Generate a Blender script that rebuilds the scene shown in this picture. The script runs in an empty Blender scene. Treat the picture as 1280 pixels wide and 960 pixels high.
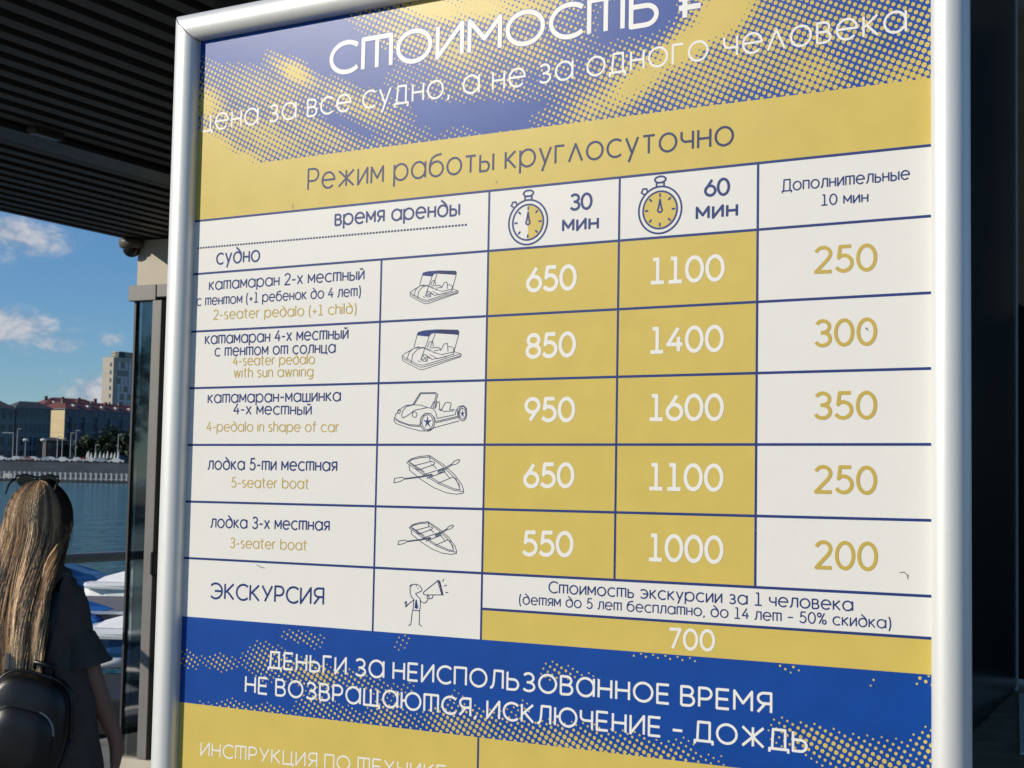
import bpy, bmesh, math, random
from mathutils import Vector, Matrix, noise
sc = bpy.context.scene
C = sc.collection
PI = math.pi
random.seed(7)

# ------------------------------------------------------------------ camera, sky, sun
FPX = 1923.92                                   # focal length in pixels of a 1280 px wide picture
WX = ((0.99979912, 0.02004298, 0.0), (-0.00129197, 0.06444686, 0.9979203), (0.0200013, -0.99771984, 0.0644598))
CAMZ = 1.68
def c2w(v):                                     # camera axes (right, down, forward) to world
    return Vector(sum(WX[r][k]*v[k] for k in range(3)) for r in range(3))
cam_d = bpy.data.cameras.new('camera')
cam = bpy.data.objects.new('camera', cam_d); C.objects.link(cam)
r_, d_, f_ = c2w((1,0,0)), c2w((0,1,0)), c2w((0,0,1))
m = Matrix(((r_.x, -d_.x, -f_.x, 0), (r_.y, -d_.y, -f_.y, 0), (r_.z, -d_.z, -f_.z, CAMZ), (0,0,0,1)))
cam.matrix_world = m
cam_d.sensor_width = 36; cam_d.lens = FPX/1280*36
cam_d.clip_start = 0.05; cam_d.clip_end = 12000
cam_d.dof.use_dof = True; cam_d.dof.focus_distance = 1.85; cam_d.dof.aperture_fstop = 40
sc.camera = cam

SUN = Vector((-0.88, -0.27, 0.395)).normalized()
w = bpy.data.worlds.new('World'); sc.world = w; w.use_nodes = True
nt = w.node_tree; N = nt.nodes; L = nt.links
bg = N['Background']; bg.inputs[1].default_value = 0.095
sky = N.new('ShaderNodeTexSky'); sky.sky_type = 'NISHITA'; sky.sun_disc = False
sky.sun_elevation = math.asin(SUN.z); sky.sun_rotation = math.atan2(SUN.x, SUN.y) % (2*PI)
sky.air_density = 0.9; sky.dust_density = 0.0; sky.ozone_density = 3.0; sky.altitude = 100
tc = N.new('ShaderNodeTexCoord')
def nd(tree, kind, **kw):
    n = tree.nodes.new(kind)
    for k, v in kw.items(): setattr(n, k, v)
    return n
def mth(tree, op, a, b=None, clamp=False):
    n = nd(tree, 'ShaderNodeMath', operation=op, use_clamp=clamp)
    for i, v in enumerate((a, b)):
        if v is None: continue
        if isinstance(v, (int, float)): n.inputs[i].default_value = v
        else: tree.links.new(v, n.inputs[i])
    return n.outputs[0]
# clouds: soft banks at their bearings (azimuth, elevation in radians) broken up by fractal noise
sep = nd(nt, 'ShaderNodeSeparateXYZ'); L.new(tc.outputs['Generated'], sep.inputs[0])
az = mth(nt, 'ARCTAN2', sep.outputs[0], sep.outputs[1]); el = mth(nt, 'ARCSINE', sep.outputs[2])
cmb = nd(nt, 'ShaderNodeCombineXYZ'); L.new(az, cmb.inputs[0]); L.new(mth(nt, 'MULTIPLY', el, 1.5), cmb.inputs[1])
def nz(scale, detail, rough, off=0.0, dist=0.0):
    n = nd(nt, 'ShaderNodeTexNoise'); n.inputs['Scale'].default_value = scale; n.inputs['Detail'].default_value = detail
    n.inputs['Roughness'].default_value = rough; n.inputs['Distortion'].default_value = dist
    v = nd(nt, 'ShaderNodeVectorMath', operation='ADD'); L.new(cmb.outputs[0], v.inputs[0]); v.inputs[1].default_value = (off, off*.7, off*.3)
    L.new(v.outputs[0], n.inputs['Vector']); return n.outputs[0]
n1 = nz(46, 8, .62, 3.1, .3); n2 = nz(5.0, 5, .55, 9.0, .4); n3 = nz(46, 8, .62, 3.1 + .006, .3)
BANK = [(-.325,.147,.042,.013,.95),(-.345,.139,.040,.012,.8),(-.268,.147,.012,.006,.42),(-.325,.090,.044,.0105,1.0),(-.300,.083,.030,.007,.7),(-.253,.084,.009,.005,.65),
        (-.262,.050,.022,.013,1.15),(-.235,.058,.016,.016,1.1),(-.352,.078,.016,.008,.5),(-.345,.066,.012,.006,.35),(-.285,.043,.020,.006,.7),
        (-.9,.30,.20,.05,.8),(-1.5,.22,.25,.05,.7),(.5,.28,.3,.06,.8),(1.4,.3,.3,.07,.8),(2.3,.25,.3,.05,.7),(-2.7,.35,.25,.06,.6),(-.55,.10,.06,.014,.8)]
acc = None
for a0, e0, ra, re, amp in BANK:
    dx = mth(nt, 'DIVIDE', mth(nt, 'SUBTRACT', az, a0), ra); dy = mth(nt, 'DIVIDE', mth(nt, 'SUBTRACT', el, e0), re)
    q = mth(nt, 'ADD', mth(nt, 'MULTIPLY', dx, dx), mth(nt, 'MULTIPLY', dy, dy))
    g = mth(nt, 'MULTIPLY', mth(nt, 'EXPONENT', mth(nt, 'MULTIPLY', q, -.8)), amp)
    acc = g if acc is None else mth(nt, 'MAXIMUM', acc, g)
def ramp(x, lo, hi):
    n = nd(nt, 'ShaderNodeMapRange', interpolation_type='SMOOTHSTEP'); L.new(x, n.inputs[0])
    n.inputs[1].default_value = lo; n.inputs[2].default_value = hi; return n.outputs[0]
dens = mth(nt, 'ADD', acc, mth(nt, 'MULTIPLY', mth(nt, 'SUBTRACT', n1, .5), 1.5))
mask = mth(nt, 'MULTIPLY', ramp(dens, .22, 1.05), .85)
shade = ramp(mth(nt, 'ADD', mth(nt, 'MULTIPLY', mth(nt, 'SUBTRACT', n1, n3), 4.0), mth(nt, 'SUBTRACT', dens, .55)), -.6, 1.0)
cc = nd(nt, 'ShaderNodeMix', data_type='RGBA'); L.new(shade, cc.inputs[0])
cc.inputs[6].default_value = (2.9, 3.7, 4.9, 1); cc.inputs[7].default_value = (6.6, 6.5, 6.7, 1)
hs = nd(nt, 'ShaderNodeHueSaturation'); hs.inputs['Saturation'].default_value = 1.08; hs.inputs['Value'].default_value = 1.12
tint = nd(nt, 'ShaderNodeMix', data_type='RGBA', blend_type='MULTIPLY'); tint.inputs[0].default_value = 1
el_t = ramp(el, -.02, .22); tc2 = nd(nt, 'ShaderNodeMix', data_type='RGBA'); L.new(el_t, tc2.inputs[0]); tc2.inputs[6].default_value = (.60,.73,.88,1); tc2.inputs[7].default_value = (.70,.86,1.02,1)
L.new(sky.outputs[0], tint.inputs[6]); L.new(tc2.outputs[2], tint.inputs[7]); L.new(tint.outputs[2], hs.inputs['Color'])
mx = nd(nt, 'ShaderNodeMix', data_type='RGBA'); L.new(mask, mx.inputs[0]); L.new(hs.outputs[0], mx.inputs[6]); L.new(cc.outputs[2], mx.inputs[7])
L.new(mx.outputs[2], bg.inputs[0])
sun_d = bpy.data.lights.new('sun', 'SUN'); sun_d.energy = 4.3; sun_d.angle = math.radians(.53); sun_d.color = (1, .92, .79)
sun = bpy.data.objects.new('sun', sun_d); C.objects.link(sun); sun.location = (0, 0, 30)
sun.rotation_euler = SUN.to_track_quat('Z', 'Y').to_euler()
sc.view_settings.view_transform = 'Standard'; sc.view_settings.look = 'None'
sc.view_settings.exposure = 0.0; sc.view_settings.gamma = 1; sc.view_settings.use_curve_mapping = False
sc.cycles.max_bounces = 8; sc.cycles.use_denoising = True

# ------------------------------------------------------------------ helpers
def S(h):                                       # sRGB hex to linear
    v = [int(h[i:i+2], 16)/255 for i in (0, 2, 4)]
    return tuple(x/12.92 if x <= .04045 else ((x+.055)/1.055)**2.4 for x in v)
MATS = {}
def mat(name, col, rough=.6, metal=0, var=.12, scale=8, bump=0, bscale=None, coat=0, coatr=.3, spec=.5, trans=0, stretch=None, dirt=None):
    if name in MATS: return MATS[name]
    M_ = bpy.data.materials.new(name); M_.use_nodes = True
    t = M_.node_tree; p = t.nodes['Principled BSDF']
    p.inputs['Roughness'].default_value = rough; p.inputs['Metallic'].default_value = metal
    p.inputs['Specular IOR Level'].default_value = spec
    p.inputs['Coat Weight'].default_value = coat; p.inputs['Coat Roughness'].default_value = coatr; p.inputs['Coat IOR'].default_value = 1.55
    p.inputs['Transmission Weight'].default_value = trans
    co = nd(t, 'ShaderNodeTexCoord'); mp = nd(t, 'ShaderNodeMapping'); t.links.new(co.outputs['Object'], mp.inputs[0])
    if stretch: mp.inputs['Scale'].default_value = stretch
    n = nd(t, 'ShaderNodeTexNoise'); n.inputs['Scale'].default_value = scale; n.inputs['Detail'].default_value = 5
    t.links.new(mp.outputs[0], n.inputs['Vector'])
    mr = nd(t, 'ShaderNodeMapRange'); t.links.new(n.outputs[0], mr.inputs[0]); mr.inputs[1].default_value = .25; mr.inputs[2].default_value = .75
    mr.inputs[3].default_value = 1-var; mr.inputs[4].default_value = 1+var
    vm = nd(t, 'ShaderNodeVectorMath', operation='SCALE'); vm.inputs[0].default_value = col; t.links.new(mr.outputs[0], vm.inputs['Scale'])
    out = vm.outputs[0]
    if dirt:                                     # (colour, scale, threshold, strength): patches of grime
        n4 = nd(t, 'ShaderNodeTexNoise'); n4.inputs['Scale'].default_value = dirt[1]; n4.inputs['Detail'].default_value = 8; n4.inputs['Roughness'].default_value = .7
        t.links.new(co.outputs['Object'], n4.inputs['Vector'])
        r4 = nd(t, 'ShaderNodeMapRange'); t.links.new(n4.outputs[0], r4.inputs[0]); r4.inputs[1].default_value = dirt[2]; r4.inputs[2].default_value = dirt[2]+.15
        r4.inputs[3].default_value = 0; r4.inputs[4].default_value = dirt[3]
        x4 = nd(t, 'ShaderNodeMix', data_type='RGBA'); t.links.new(r4.outputs[0], x4.inputs[0]); t.links.new(out, x4.inputs[6]); x4.inputs[7].default_value = (*dirt[0], 1)
        out = x4.outputs[2]
    t.links.new(out, p.inputs['Base Color'])
    if bump:
        n5 = nd(t, 'ShaderNodeTexNoise'); n5.inputs['Scale'].default_value = bscale or scale*4; n5.inputs['Detail'].default_value = 4
        t.links.new(mp.outputs[0], n5.inputs['Vector'])
        b = nd(t, 'ShaderNodeBump'); b.inputs['Strength'].default_value = bump; b.inputs['Distance'].default_value = .25/(bscale or scale*4)
        t.links.new(n5.outputs[0], b.inputs['Height']); t.links.new(b.outputs[0], p.inputs['Normal'])
        if coat: t.links.new(b.outputs[0], p.inputs['Coat Normal'])
    MATS[name] = M_
    return M_
def tag(o, label=None, cat=None, group=None, kind=None):
    for k, v in (('label', label), ('category', cat), ('group', group), ('kind', kind)):
        if v: o[k] = v
    return o
def empty(name, loc=(0,0,0), rz=0, label=None, cat=None, group=None):
    o = bpy.data.objects.new(name, None); C.objects.link(o); o.location = loc; o.rotation_euler = (0,0,rz)
    o.empty_display_size = .1
    return tag(o, label, cat, group)
def mesh_obj(name, verts, faces, material, parent=None, smooth=False, mats=None, fm=None):
    me = bpy.data.meshes.new(name); me.from_pydata([tuple(v) for v in verts], [], faces); me.update()
    me.materials.append(material)
    for x in (mats or []): me.materials.append(x)
    if fm: me.polygons.foreach_set('material_index', fm)
    if smooth: me.polygons.foreach_set('use_smooth', [True]*len(me.polygons))
    o = bpy.data.objects.new(name, me); C.objects.link(o)
    if parent: o.parent = parent
    return o
class MB:                                        # mesh builder
    def __init__(s): s.v = []; s.f = []
    def add(s, v, f):
        b = len(s.v); s.v += [tuple(x) for x in v]; s.f += [tuple(i+b for i in q) for q in f]; return s
    def box(s, c, d, rz=0, taper=1.0, bev=0):
        x, y, z = d[0]/2, d[1]/2, d[2]/2; cs, sn = math.cos(rz), math.sin(rz); vs = []
        if bev:                                  # chamfered vertical and top edges
            ring = [(-x+bev,-y),(x-bev,-y),(x,-y+bev),(x,y-bev),(x-bev,y),(-x+bev,y),(-x,y-bev),(-x,-y+bev)]
            lv = [(-z,1-bev/max(x,y)), (-z+bev,1), (z-bev,1), (z,1-bev/max(x,y))]
            for zz, k in lv:
                for a, b in ring: vs.append((a*k, b*k, zz))
            f = [tuple(range(7,-1,-1)), tuple(range(24,32))]
            for l in range(3):
                for i in range(8): f.append((l*8+i, l*8+(i+1)%8, l*8+8+(i+1)%8, l*8+8+i))
        else:
            for zz, k in ((-z,1), (z,taper)):
                for a, b in ((-x,-y),(x,-y),(x,y),(-x,y)): vs.append((a*k, b*k, zz))
            f = [(3,2,1,0),(4,5,6,7),(0,1,5,4),(1,2,6,5),(2,3,7,6),(3,0,4,7)]
        return s.add([(c[0]+a*cs-b*sn, c[1]+a*sn+b*cs, c[2]+q) for a, b, q in vs], f)
    def bar(s, a, b, w, h, up=(0,0,1)):           # box along a->b
        a, b = Vector(a), Vector(b); d = (b-a).normalized(); sd = d.cross(Vector(up)).normalized(); u = sd.cross(d)
        vs = []
        for p in (a, b):
            for i, j in ((-1,-1),(1,-1),(1,1),(-1,1)): vs.append(p + sd*(i*w/2) + u*(j*h/2))
        return s.add(vs, [(3,2,1,0),(4,5,6,7),(0,1,5,4),(1,2,6,5),(2,3,7,6),(3,0,4,7)])
    def tube(s, pts, rad, n=8, caps=True):
        pts = [Vector(p) for p in pts]; k = len(pts); rr = rad if isinstance(rad, (list, tuple)) else [rad]*k
        vs = []; prev = None
        for i, p in enumerate(pts):
            d = (pts[min(i+1,k-1)] - pts[max(i-1,0)]).normalized()
            ref = prev if prev is not None else (Vector((0,0,1)) if abs(d.z) < .9 else Vector((1,0,0)))
            a = (ref - d*ref.dot(d)).normalized(); b = d.cross(a); prev = a
            for j in range(n):
                t = 2*PI*j/n; vs.append(p + a*(math.cos(t)*rr[i]) + b*(math.sin(t)*rr[i]))
        f = [(i*n+j, i*n+(j+1)%n, (i+1)*n+(j+1)%n, (i+1)*n+j) for i in range(k-1) for j in range(n)]
        if caps: f += [tuple(range(n-1,-1,-1)), tuple(range((k-1)*n, k*n))]
        return s.add(vs, f)
    def rings(s, rings_, cap=True):               # loft closed rings
        n = len(rings_[0]); vs = [p for r in rings_ for p in r]
        f = [(i*n+j, i*n+(j+1)%n, (i+1)*n+(j+1)%n, (i+1)*n+j) for i in range(len(rings_)-1) for j in range(n)]
        if cap: f += [tuple(range(n-1,-1,-1)), tuple(range((len(rings_)-1)*n, len(rings_)*n))]
        return s.add(vs, f)
    def ball(s, c, r, nu=12, nv=8):
        r = r if isinstance(r, (tuple, list)) else (r,r,r)
        rg = []
        for i in range(1, nv):
            a = PI*i/nv; rg.append([(c[0]+r[0]*math.sin(a)*math.cos(2*PI*j/nu), c[1]+r[1]*math.sin(a)*math.sin(2*PI*j/nu), c[2]-r[2]*math.cos(a)) for j in range(nu)])
        return s.rings(rg)
    def prism(s, poly, z0, z1):
        n = len(poly); return s.add([(x,y,z0) for x,y in poly]+[(x,y,z1) for x,y in poly],
            [tuple(range(n-1,-1,-1)), tuple(range(n,2*n))]+[(i,(i+1)%n,n+(i+1)%n,n+i) for i in range(n)])
    def build(s, name, material, parent=None, smooth=False, bevel=0):
        o = mesh_obj(name, s.v, s.f, material, parent, smooth)
        if bevel:
            b = o.modifiers.new('bevel', 'BEVEL'); b.width = bevel; b.segments = 2; b.limit_method = 'ANGLE'
        return o
def copy_tree(o, parent=None):
    c = o.copy(); C.objects.link(c)
    if parent: c.parent = parent
    for ch in list(o.children): copy_tree(ch, c)
    return c
def at(px, py, dist):                             # point seen in direction (px, py) at forward distance dist (m)
    r = c2w(((px-640)/FPX, (py-480)/FPX, 1.0)); return Vector((0,0,CAMZ)) + r*(dist/r.y)
def at_z(px, py, z):
    r = c2w(((px-640)/FPX, (py-480)/FPX, 1.0)); return Vector((0,0,CAMZ)) + r*((z-CAMZ)/r.z)

# kiosk axes: E runs along its front (to the right and nearer), D runs away from the camera to the right
PH = math.radians(27.0)
E = Vector((math.cos(PH), -math.sin(PH), 0)); D = Vector((math.sin(PH), math.cos(PH), 0)); RZ = -PH

# ------------------------------------------------------------------ the setting
WZ = -0.45                                       # water level
mw = bpy.data.materials.new('lake_water'); mw.use_nodes = True
t = mw.node_tree; p = t.nodes['Principled BSDF']; p.inputs['Base Color'].default_value = (.045, .145, .165, 1); p.inputs['Roughness'].default_value = .12
p.inputs['IOR'].default_value = 1.33
co = nd(t, 'ShaderNodeTexCoord'); mp = nd(t, 'ShaderNodeMapping'); t.links.new(co.outputs['Object'], mp.inputs[0]); mp.inputs['Scale'].default_value = (1, 1.6, 1)
na = nd(t, 'ShaderNodeTexNoise'); na.inputs['Scale'].default_value = 2.2; na.inputs['Detail'].default_value = 6; t.links.new(mp.outputs[0], na.inputs[0])
nb = nd(t, 'ShaderNodeTexNoise'); nb.inputs['Scale'].default_value = .35; nb.inputs['Detail'].default_value = 5; t.links.new(mp.outputs[0], nb.inputs[0])
sm = mth(t, 'ADD', na.outputs[0], mth(t, 'MULTIPLY', nb.outputs[0], 3.6))
b = nd(t, 'ShaderNodeBump'); b.inputs['Strength'].default_value = .9; b.inputs['Distance'].default_value = .34
t.links.new(sm, b.inputs['Height']); t.links.new(b.outputs[0], p.inputs['Normal'])
tag(mesh_obj('water', [(-3000,-600,WZ),(3000,-600,WZ),(3000,416,WZ),(-3000,416,WZ)], [(0,1,2,3)], mw), kind='structure')
m_pave = mat('paving_concrete', (.20,.19,.175), .85, var=.2, scale=3, bump=.3, bscale=60, dirt=((.07,.065,.06), 1.3, .5, .6))
def DE(a, b, z=0): q = E*a + D*b; return (q.x, q.y, z)
KC = at(163, 480, 8.925); KC.z = 0                # kiosk's near left corner
RE = at(110, 690, 9.65)                         # a point of the rail
edge = RE.dot(E) - .10                           # deck's lake edge, measured along E
mb = MB()
V8 = [DE(edge,-14,z) for z in (-.6,0)] + [DE(edge,40,z) for z in (-.6,0)] + [DE(30,40,z) for z in (-.6,0)] + [DE(30,-14,z) for z in (-.6,0)]
mb.add(V8, [(1,7,5,3),(0,1,3,2),(2,3,5,4),(4,5,7,6),(6,7,1,0)])
tag(mb.build('deck', m_pave), kind='structure')
m_soil = mat('shore_soil', (.10,.11,.06), .95, var=.3, scale=.3)
tag(MB().add([(-260,-400,-.2),(3000,-400,-.2),(3000,-15,-.2),(12,-15,-.2),(-40,-30,-.2),(-260,-120,-.2)], [(0,1,2,3,4,5)]).build('ground', m_soil), kind='structure')
tag(MB().add([(3000,-15,-.2),(3000,150,-.2),(40,150,-.2),(31,30,-.2),(14,-10,-.2)], [(0,1,2,3,4)]).build('shore', m_soil), kind='structure')

# ------------------------------------------------------------------ the price board
HI = ((0.0007020142008503729, 2.2866664073782435e-05, -0.17756649926265536), (5.443350082278743e-05, 0.0005267600904337201, -0.1590158501128341), (0.00019926073510030608, 2.6038815496864414e-05, 0.47952276516832104))
def M(x, y):                                     # measured point of the photographed print -> metres on the sheet (right, down)
    q = [HI[i][0]*x + HI[i][1]*y + HI[i][2] for i in range(3)]; return (q[0]/q[2], q[1]/q[2])
RS = ((0.8509450887047886, -0.017929921326403055, 0.5249485440787005), (-0.021302444293588487, 0.9974168720867891, 0.06859875468055436), (-0.5248225051160029, -0.06955646050391952, 0.8483650375433014))
col = lambda k: c2w([RS[i][k] for i in range(3)])
su, sv, sw = col(0), col(1), col(2)
O3 = Vector((0,0,CAMZ)) + c2w((-0.38456083, -0.1974211, 1.868))
BASE = 2.0 - .012                                # sheet origin height above the deck, along the board
board = empty('price_board', label='tall silver framed blue and yellow price board standing on the deck', cat='sign board')
bo = O3 + sv*(O3.z/abs(sv.z))
board.matrix_world = Matrix(((su.x, sw.x, -sv.x, bo.x), (su.y, sw.y, -sv.y, bo.y), (su.z, sw.z, -sv.z, bo.z), (0,0,0,1)))
ZO = O3.z/abs(sv.z)
def P(u, v, h=0): return (u, -h, ZO - v)         # board local: u right, v down, h out towards the reader
m_alu = mat('anodised_aluminium', (.72,.72,.68), .42, .28, var=.03, scale=3, stretch=(60,60,1), bump=.04, bscale=40)
m_blackp = mat('black_plastic', (.015,.016,.02), .5)
def printed(name, c, var=.03): return mat(name, c, .6, var=var, scale=30, bump=.42, bscale=800, coat=.36, coatr=.30, spec=.06)
WHT = printed('print_white', (.70,.685,.63), .012); YEL = printed('print_yellow', (.57,.435,.098), .045); BLU = printed('print_blue', (.0,.050,.27), .10)
NAV = printed('print_navy', (.013,.034,.16)); GLD = printed('print_gold', (.50,.36,.07)); LGT = printed('print_offwhite', (.74,.725,.67), .02)
INK = printed('print_thin_ink', (.05,.065,.12)); DIM = printed('print_dim_navy', (.018,.028,.10))
TOPV, BOTV, RGT = -.2225, 1.08, .9005; RW = .0335
prof = [(0,.0004),(.0001,.0050)] + [(RW/2 - (RW/2)*math.cos(math.radians(a)), .0050 + .0135*math.sin(math.radians(a))) for a in range(14, 167, 11)] + [(RW-.0001,.0045),(RW,-.001),(RW-.001,-.004),(RW-.011,-.017),(.002,-.017)]
def rail(a, b, out):                             # mitred snap-frame rail between inner corners a and b
    a, b, out = Vector(a), Vector(b), Vector(out); d = (b-a).normalized(); vs = []
    for p0, s in ((a, -1), (b, 1)):
        for wd, h in prof:
            q = p0 + out*wd + d*(s*(wd - .0010)); vs.append(P(q.x, q.y, h))
    n = len(prof); f = [(i, (i+1)%n, n+(i+1)%n, n+i) for i in range(n)] + [tuple(range(n-1,-1,-1)), tuple(range(n,2*n))]
    o = mesh_obj('rail', vs, f, m_alu, board)
    for i, pl in enumerate(o.data.polygons): pl.use_smooth = 0 < i < 17
    bm = bmesh.new(); bm.from_mesh(o.data); bmesh.ops.recalc_face_normals(bm, faces=bm.faces)
    for e in bm.edges: e.smooth = all(f.smooth for f in e.link_faces)
    bm.to_mesh(o.data); bm.free()
    return o
rail((0,TOPV), (RGT,TOPV), (0,-1)); rail((0,BOTV), (RGT,BOTV), (0,1)); rail((0,TOPV), (0,BOTV), (-1,0)); rail((RGT,TOPV), (RGT,BOTV), (1,0))
def slab(name, u0, v0, u1, v1, h0, h1, m_, par): return MB().add([P(u0,v0,h0),P(u1,v0,h0),P(u1,v1,h0),P(u0,v1,h0),P(u0,v0,h1),P(u1,v0,h1),P(u1,v1,h1),P(u0,v1,h1)],
    [(0,1,2,3),(7,6,5,4),(1,0,4,5),(2,1,5,6),(3,2,6,7),(0,3,7,4)]).build(name, m_, par)
slab('backing_panel', -.018, TOPV-.018, RGT+.018, BOTV+.018, -.040, -.021, m_blackp, board)
for u in (.06, RGT-.06):
    slab('leg', u-.025, BOTV+.0345, u+.025, ZO-.012, -.040, -.005, m_alu, board)
    MB().box((u, .02, .006), (.12, .45, .012)).build('foot_plate', m_alu, board, bevel=.003)
sheet = slab('sheet', -.001, TOPV-.001, RGT+.001, BOTV+.001, -.003, 0, WHT, board)
LAY = .00004
def flat(name, u0, v0, u1, v1, lay, m_, label=None):
    h = lay*LAY; o = mesh_obj(name, [P(u0,v1,h),P(u1,v1,h),P(u1,v0,h),P(u0,v0,h)], [(0,1,2,3)], m_, sheet); tag(o, label); return o
EPS = .0005
flat('header_background', -EPS, TOPV-EPS, RGT+EPS, -.0600, 1, BLU, 'blue header background behind the title')
flat('schedule_band', -EPS, -.0622, RGT+EPS, 0, 2.8, YEL, 'yellow band with the opening times')
CX = [0, .2825, .4236, .5806, .7309, .9]; RV = [0, .0648, .1347, .2031, .2713, .3391, .4063, .4434, .4754]
for r in range(1, 6):
    for c in (2, 3): flat('price_cell', CX[c], RV[r], CX[c+1], RV[r+1], 1, YEL)
flat('excursion_price_band', CX[2], RV[7], RGT+EPS, RV[8], 1, YEL)
NB = .5765
flat('notice_band', -EPS, RV[8], RGT+EPS, NB+.001, 1, BLU, 'blue notice band below the table')
flat('instruction_band', -EPS, NB, RGT+EPS, BOTV+EPS, 2.8, YEL)

# flat strokes ------------------------------------------------------
class Pen:
    def __init__(s, lay): s.v = []; s.f = []; s.k = 0; s.h = lay*LAY
    def seg(s, pts, wd, closed=False, ca=0, cb=0):
        n = len(pts)
        if n < 2: return
        h = s.h + (s.k % 14)*2.5e-6; s.k += 1; b0 = len(s.v); h2 = wd/2
        for i in range(n):
            if closed: a, c = pts[i-1], pts[(i+1)%n]
            else: a, c = pts[max(i-1,0)], pts[min(i+1,n-1)]
            q = pts[i]
            d1 = (q[0]-a[0], q[1]-a[1]); d2 = (c[0]-q[0], c[1]-q[1])
            l1 = math.hypot(*d1) or 1e-9; l2 = math.hypot(*d2) or 1e-9
            if not closed and i == 0: d1, l1 = d2, l2
            if not closed and i == n-1: d2, l2 = d1, l1
            d1 = (d1[0]/l1, d1[1]/l1); d2 = (d2[0]/l2, d2[1]/l2)
            tx, ty = d1[0]+d2[0], d1[1]+d2[1]; tl = math.hypot(tx, ty) or 1e-9; tx /= tl; ty /= tl
            k = 1/max(.6, tx*d1[0]+ty*d1[1]); nx, ny = -ty*k*h2, tx*k*h2
            s.v += [P(q[0]+nx, q[1]+ny, h), P(q[0]-nx, q[1]-ny, h)]
        for i in range(n if closed else n-1):
            j = (i+1) % n; s.f.append((b0+2*i, b0+2*i+1, b0+2*j+1, b0+2*j))
        for flag, i, sg in ((ca, 0, -1), (cb, n-1, 1)):
            if flag and not closed:
                q = pts[i]; o = pts[1] if i == 0 else pts[n-2]; a0 = math.atan2(q[1]-o[1], q[0]-o[0])
                bb = len(s.v)
                for j in range(7):
                    a = a0 - PI/2 + PI*j/6; s.v.append(P(q[0]+math.cos(a)*h2, q[1]+math.sin(a)*h2, h))
                s.f.append(tuple(range(bb, bb+7)))
    def line(s, pts, wd, closed=False, rnd=0, split=50):
        pts = [p for i, p in enumerate(pts) if i == 0 or math.hypot(p[0]-pts[i-1][0], p[1]-pts[i-1][1]) > 1e-6]
        if closed: s.seg(pts, wd, True); return
        cur = [pts[0]]; ca = rnd
        for i in range(1, len(pts)):
            cur.append(pts[i])
            if i < len(pts)-1:
                a = math.atan2(pts[i][1]-pts[i-1][1], pts[i][0]-pts[i-1][0]); b_ = math.atan2(pts[i+1][1]-pts[i][1], pts[i+1][0]-pts[i][0])
                t_ = abs((b_-a+PI) % (2*PI) - PI)
                if t_ > math.radians(split): s.seg(cur, wd, ca=ca, cb=1); cur = [pts[i]]; ca = 1
        s.seg(cur, wd, ca=ca, cb=rnd)
    def poly(s, pts):
        h = s.h + (s.k % 14)*2.5e-6; s.k += 1; b0 = len(s.v); s.v += [P(a, b_, h) for a, b_ in pts]; s.f.append(tuple(range(b0, b0+len(pts))))
    def build(s, name, m_, label=None):
        o = mesh_obj(name, s.v, s.f, m_, sheet)
        for pl in o.data.polygons:
            pass
        bm = bmesh.new(); bm.from_mesh(o.data)
        for f_ in bm.faces:
            f_.normal_update()
            if f_.normal.y > 0: f_.normal_flip()
        bm.to_mesh(o.data); bm.free()
        return tag(o, label)
for v, u0, u1 in [(0,-EPS,RGT+EPS)] + [(RV[r],-EPS,RGT+EPS) for r in range(1,7)] + [(RV[7],CX[2],RGT+EPS)]:
    pn = Pen(3); pn.seg([(u0,v),(u1,v)], .0026); pn.build('table_line', NAV)
for u, v0, v1 in ((CX[1],RV[1],RV[8]), (CX[2],0,RV[8]), (CX[3],0,RV[6]), (CX[4],0,RV[6]), (.4229,NB,BOTV)):
    pn = Pen(4); pn.seg([(u,v0),(u,v1)], .0024); pn.build('table_line', NAV)

def arc(cx, cy, rx, ry, a0, a1, n=None):
    n = n or max(4, int(abs(a1-a0)/14)); return [(cx+rx*math.cos(math.radians(a0+(a1-a0)*i/n)), cy+ry*math.sin(math.radians(a0+(a1-a0)*i/n))) for i in range(n+1)]
X = .75
def ring(cx, cy, rx, ry, n=26): return ('c', arc(cx, cy, rx, ry, 0, 360, n)[:-1])
G = {}                                            # glyph: (advance, [polylines])
G['о'] = (.70, [ring(.35,X/2,.35,X/2)]); G['а'] = (.70, [ring(.35,X/2,.35,X/2), [(.70,X),(.70,0)]])
G['в'] = (.46, [[(0,0),(0,X),(.24,X)]+arc(.24,.575,.17,.175,90,-90)+[(0,.40)], [(.22,.40)]+arc(.26,.20,.20,.20,90,-90)+[(0,0)]])
G['г'] = (.40, [[(0,0),(0,X),(.40,X)]])
G['д'] = (.62, [[(0,-.17),(0,0),(.62,0),(.62,-.17)], [(.08,0),(.14,X),(.52,X),(.52,0)]])
G['∂'] = (.68, [ring(.34,X/2,.34,X/2), [(.68,.40),(.665,.55),(.62,.68),(.53,.82),(.40,.95),(.22,1.10)]])
G['е'] = (.68, [[(.01,.39),(.68,.39)]+arc(.34,X/2,.34,X/2,3,318)]); G['ё'] = (.68, G['е'][1]+[[(.2,.93),(.24,.98)],[(.46,.93),(.5,.98)]])
G['ж'] = (.86, [[(.43,X),(.43,0)], [(.02,X),(.84,0)], [(.84,X),(.02,0)]])
G['з'] = (.48, [arc(.22,.565,.20,.185,150,-90)+[(.14,.38)], [(.14,.38),(.22,.38)]+arc(.23,.19,.235,.19,90,-150)])
G['и'] = (.50, [[(0,X),(0,0),(.50,X),(.50,0)]]); G['й'] = (.50, G['и'][1]+[arc(.25,1.0,.13,.10,180,360)])
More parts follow.
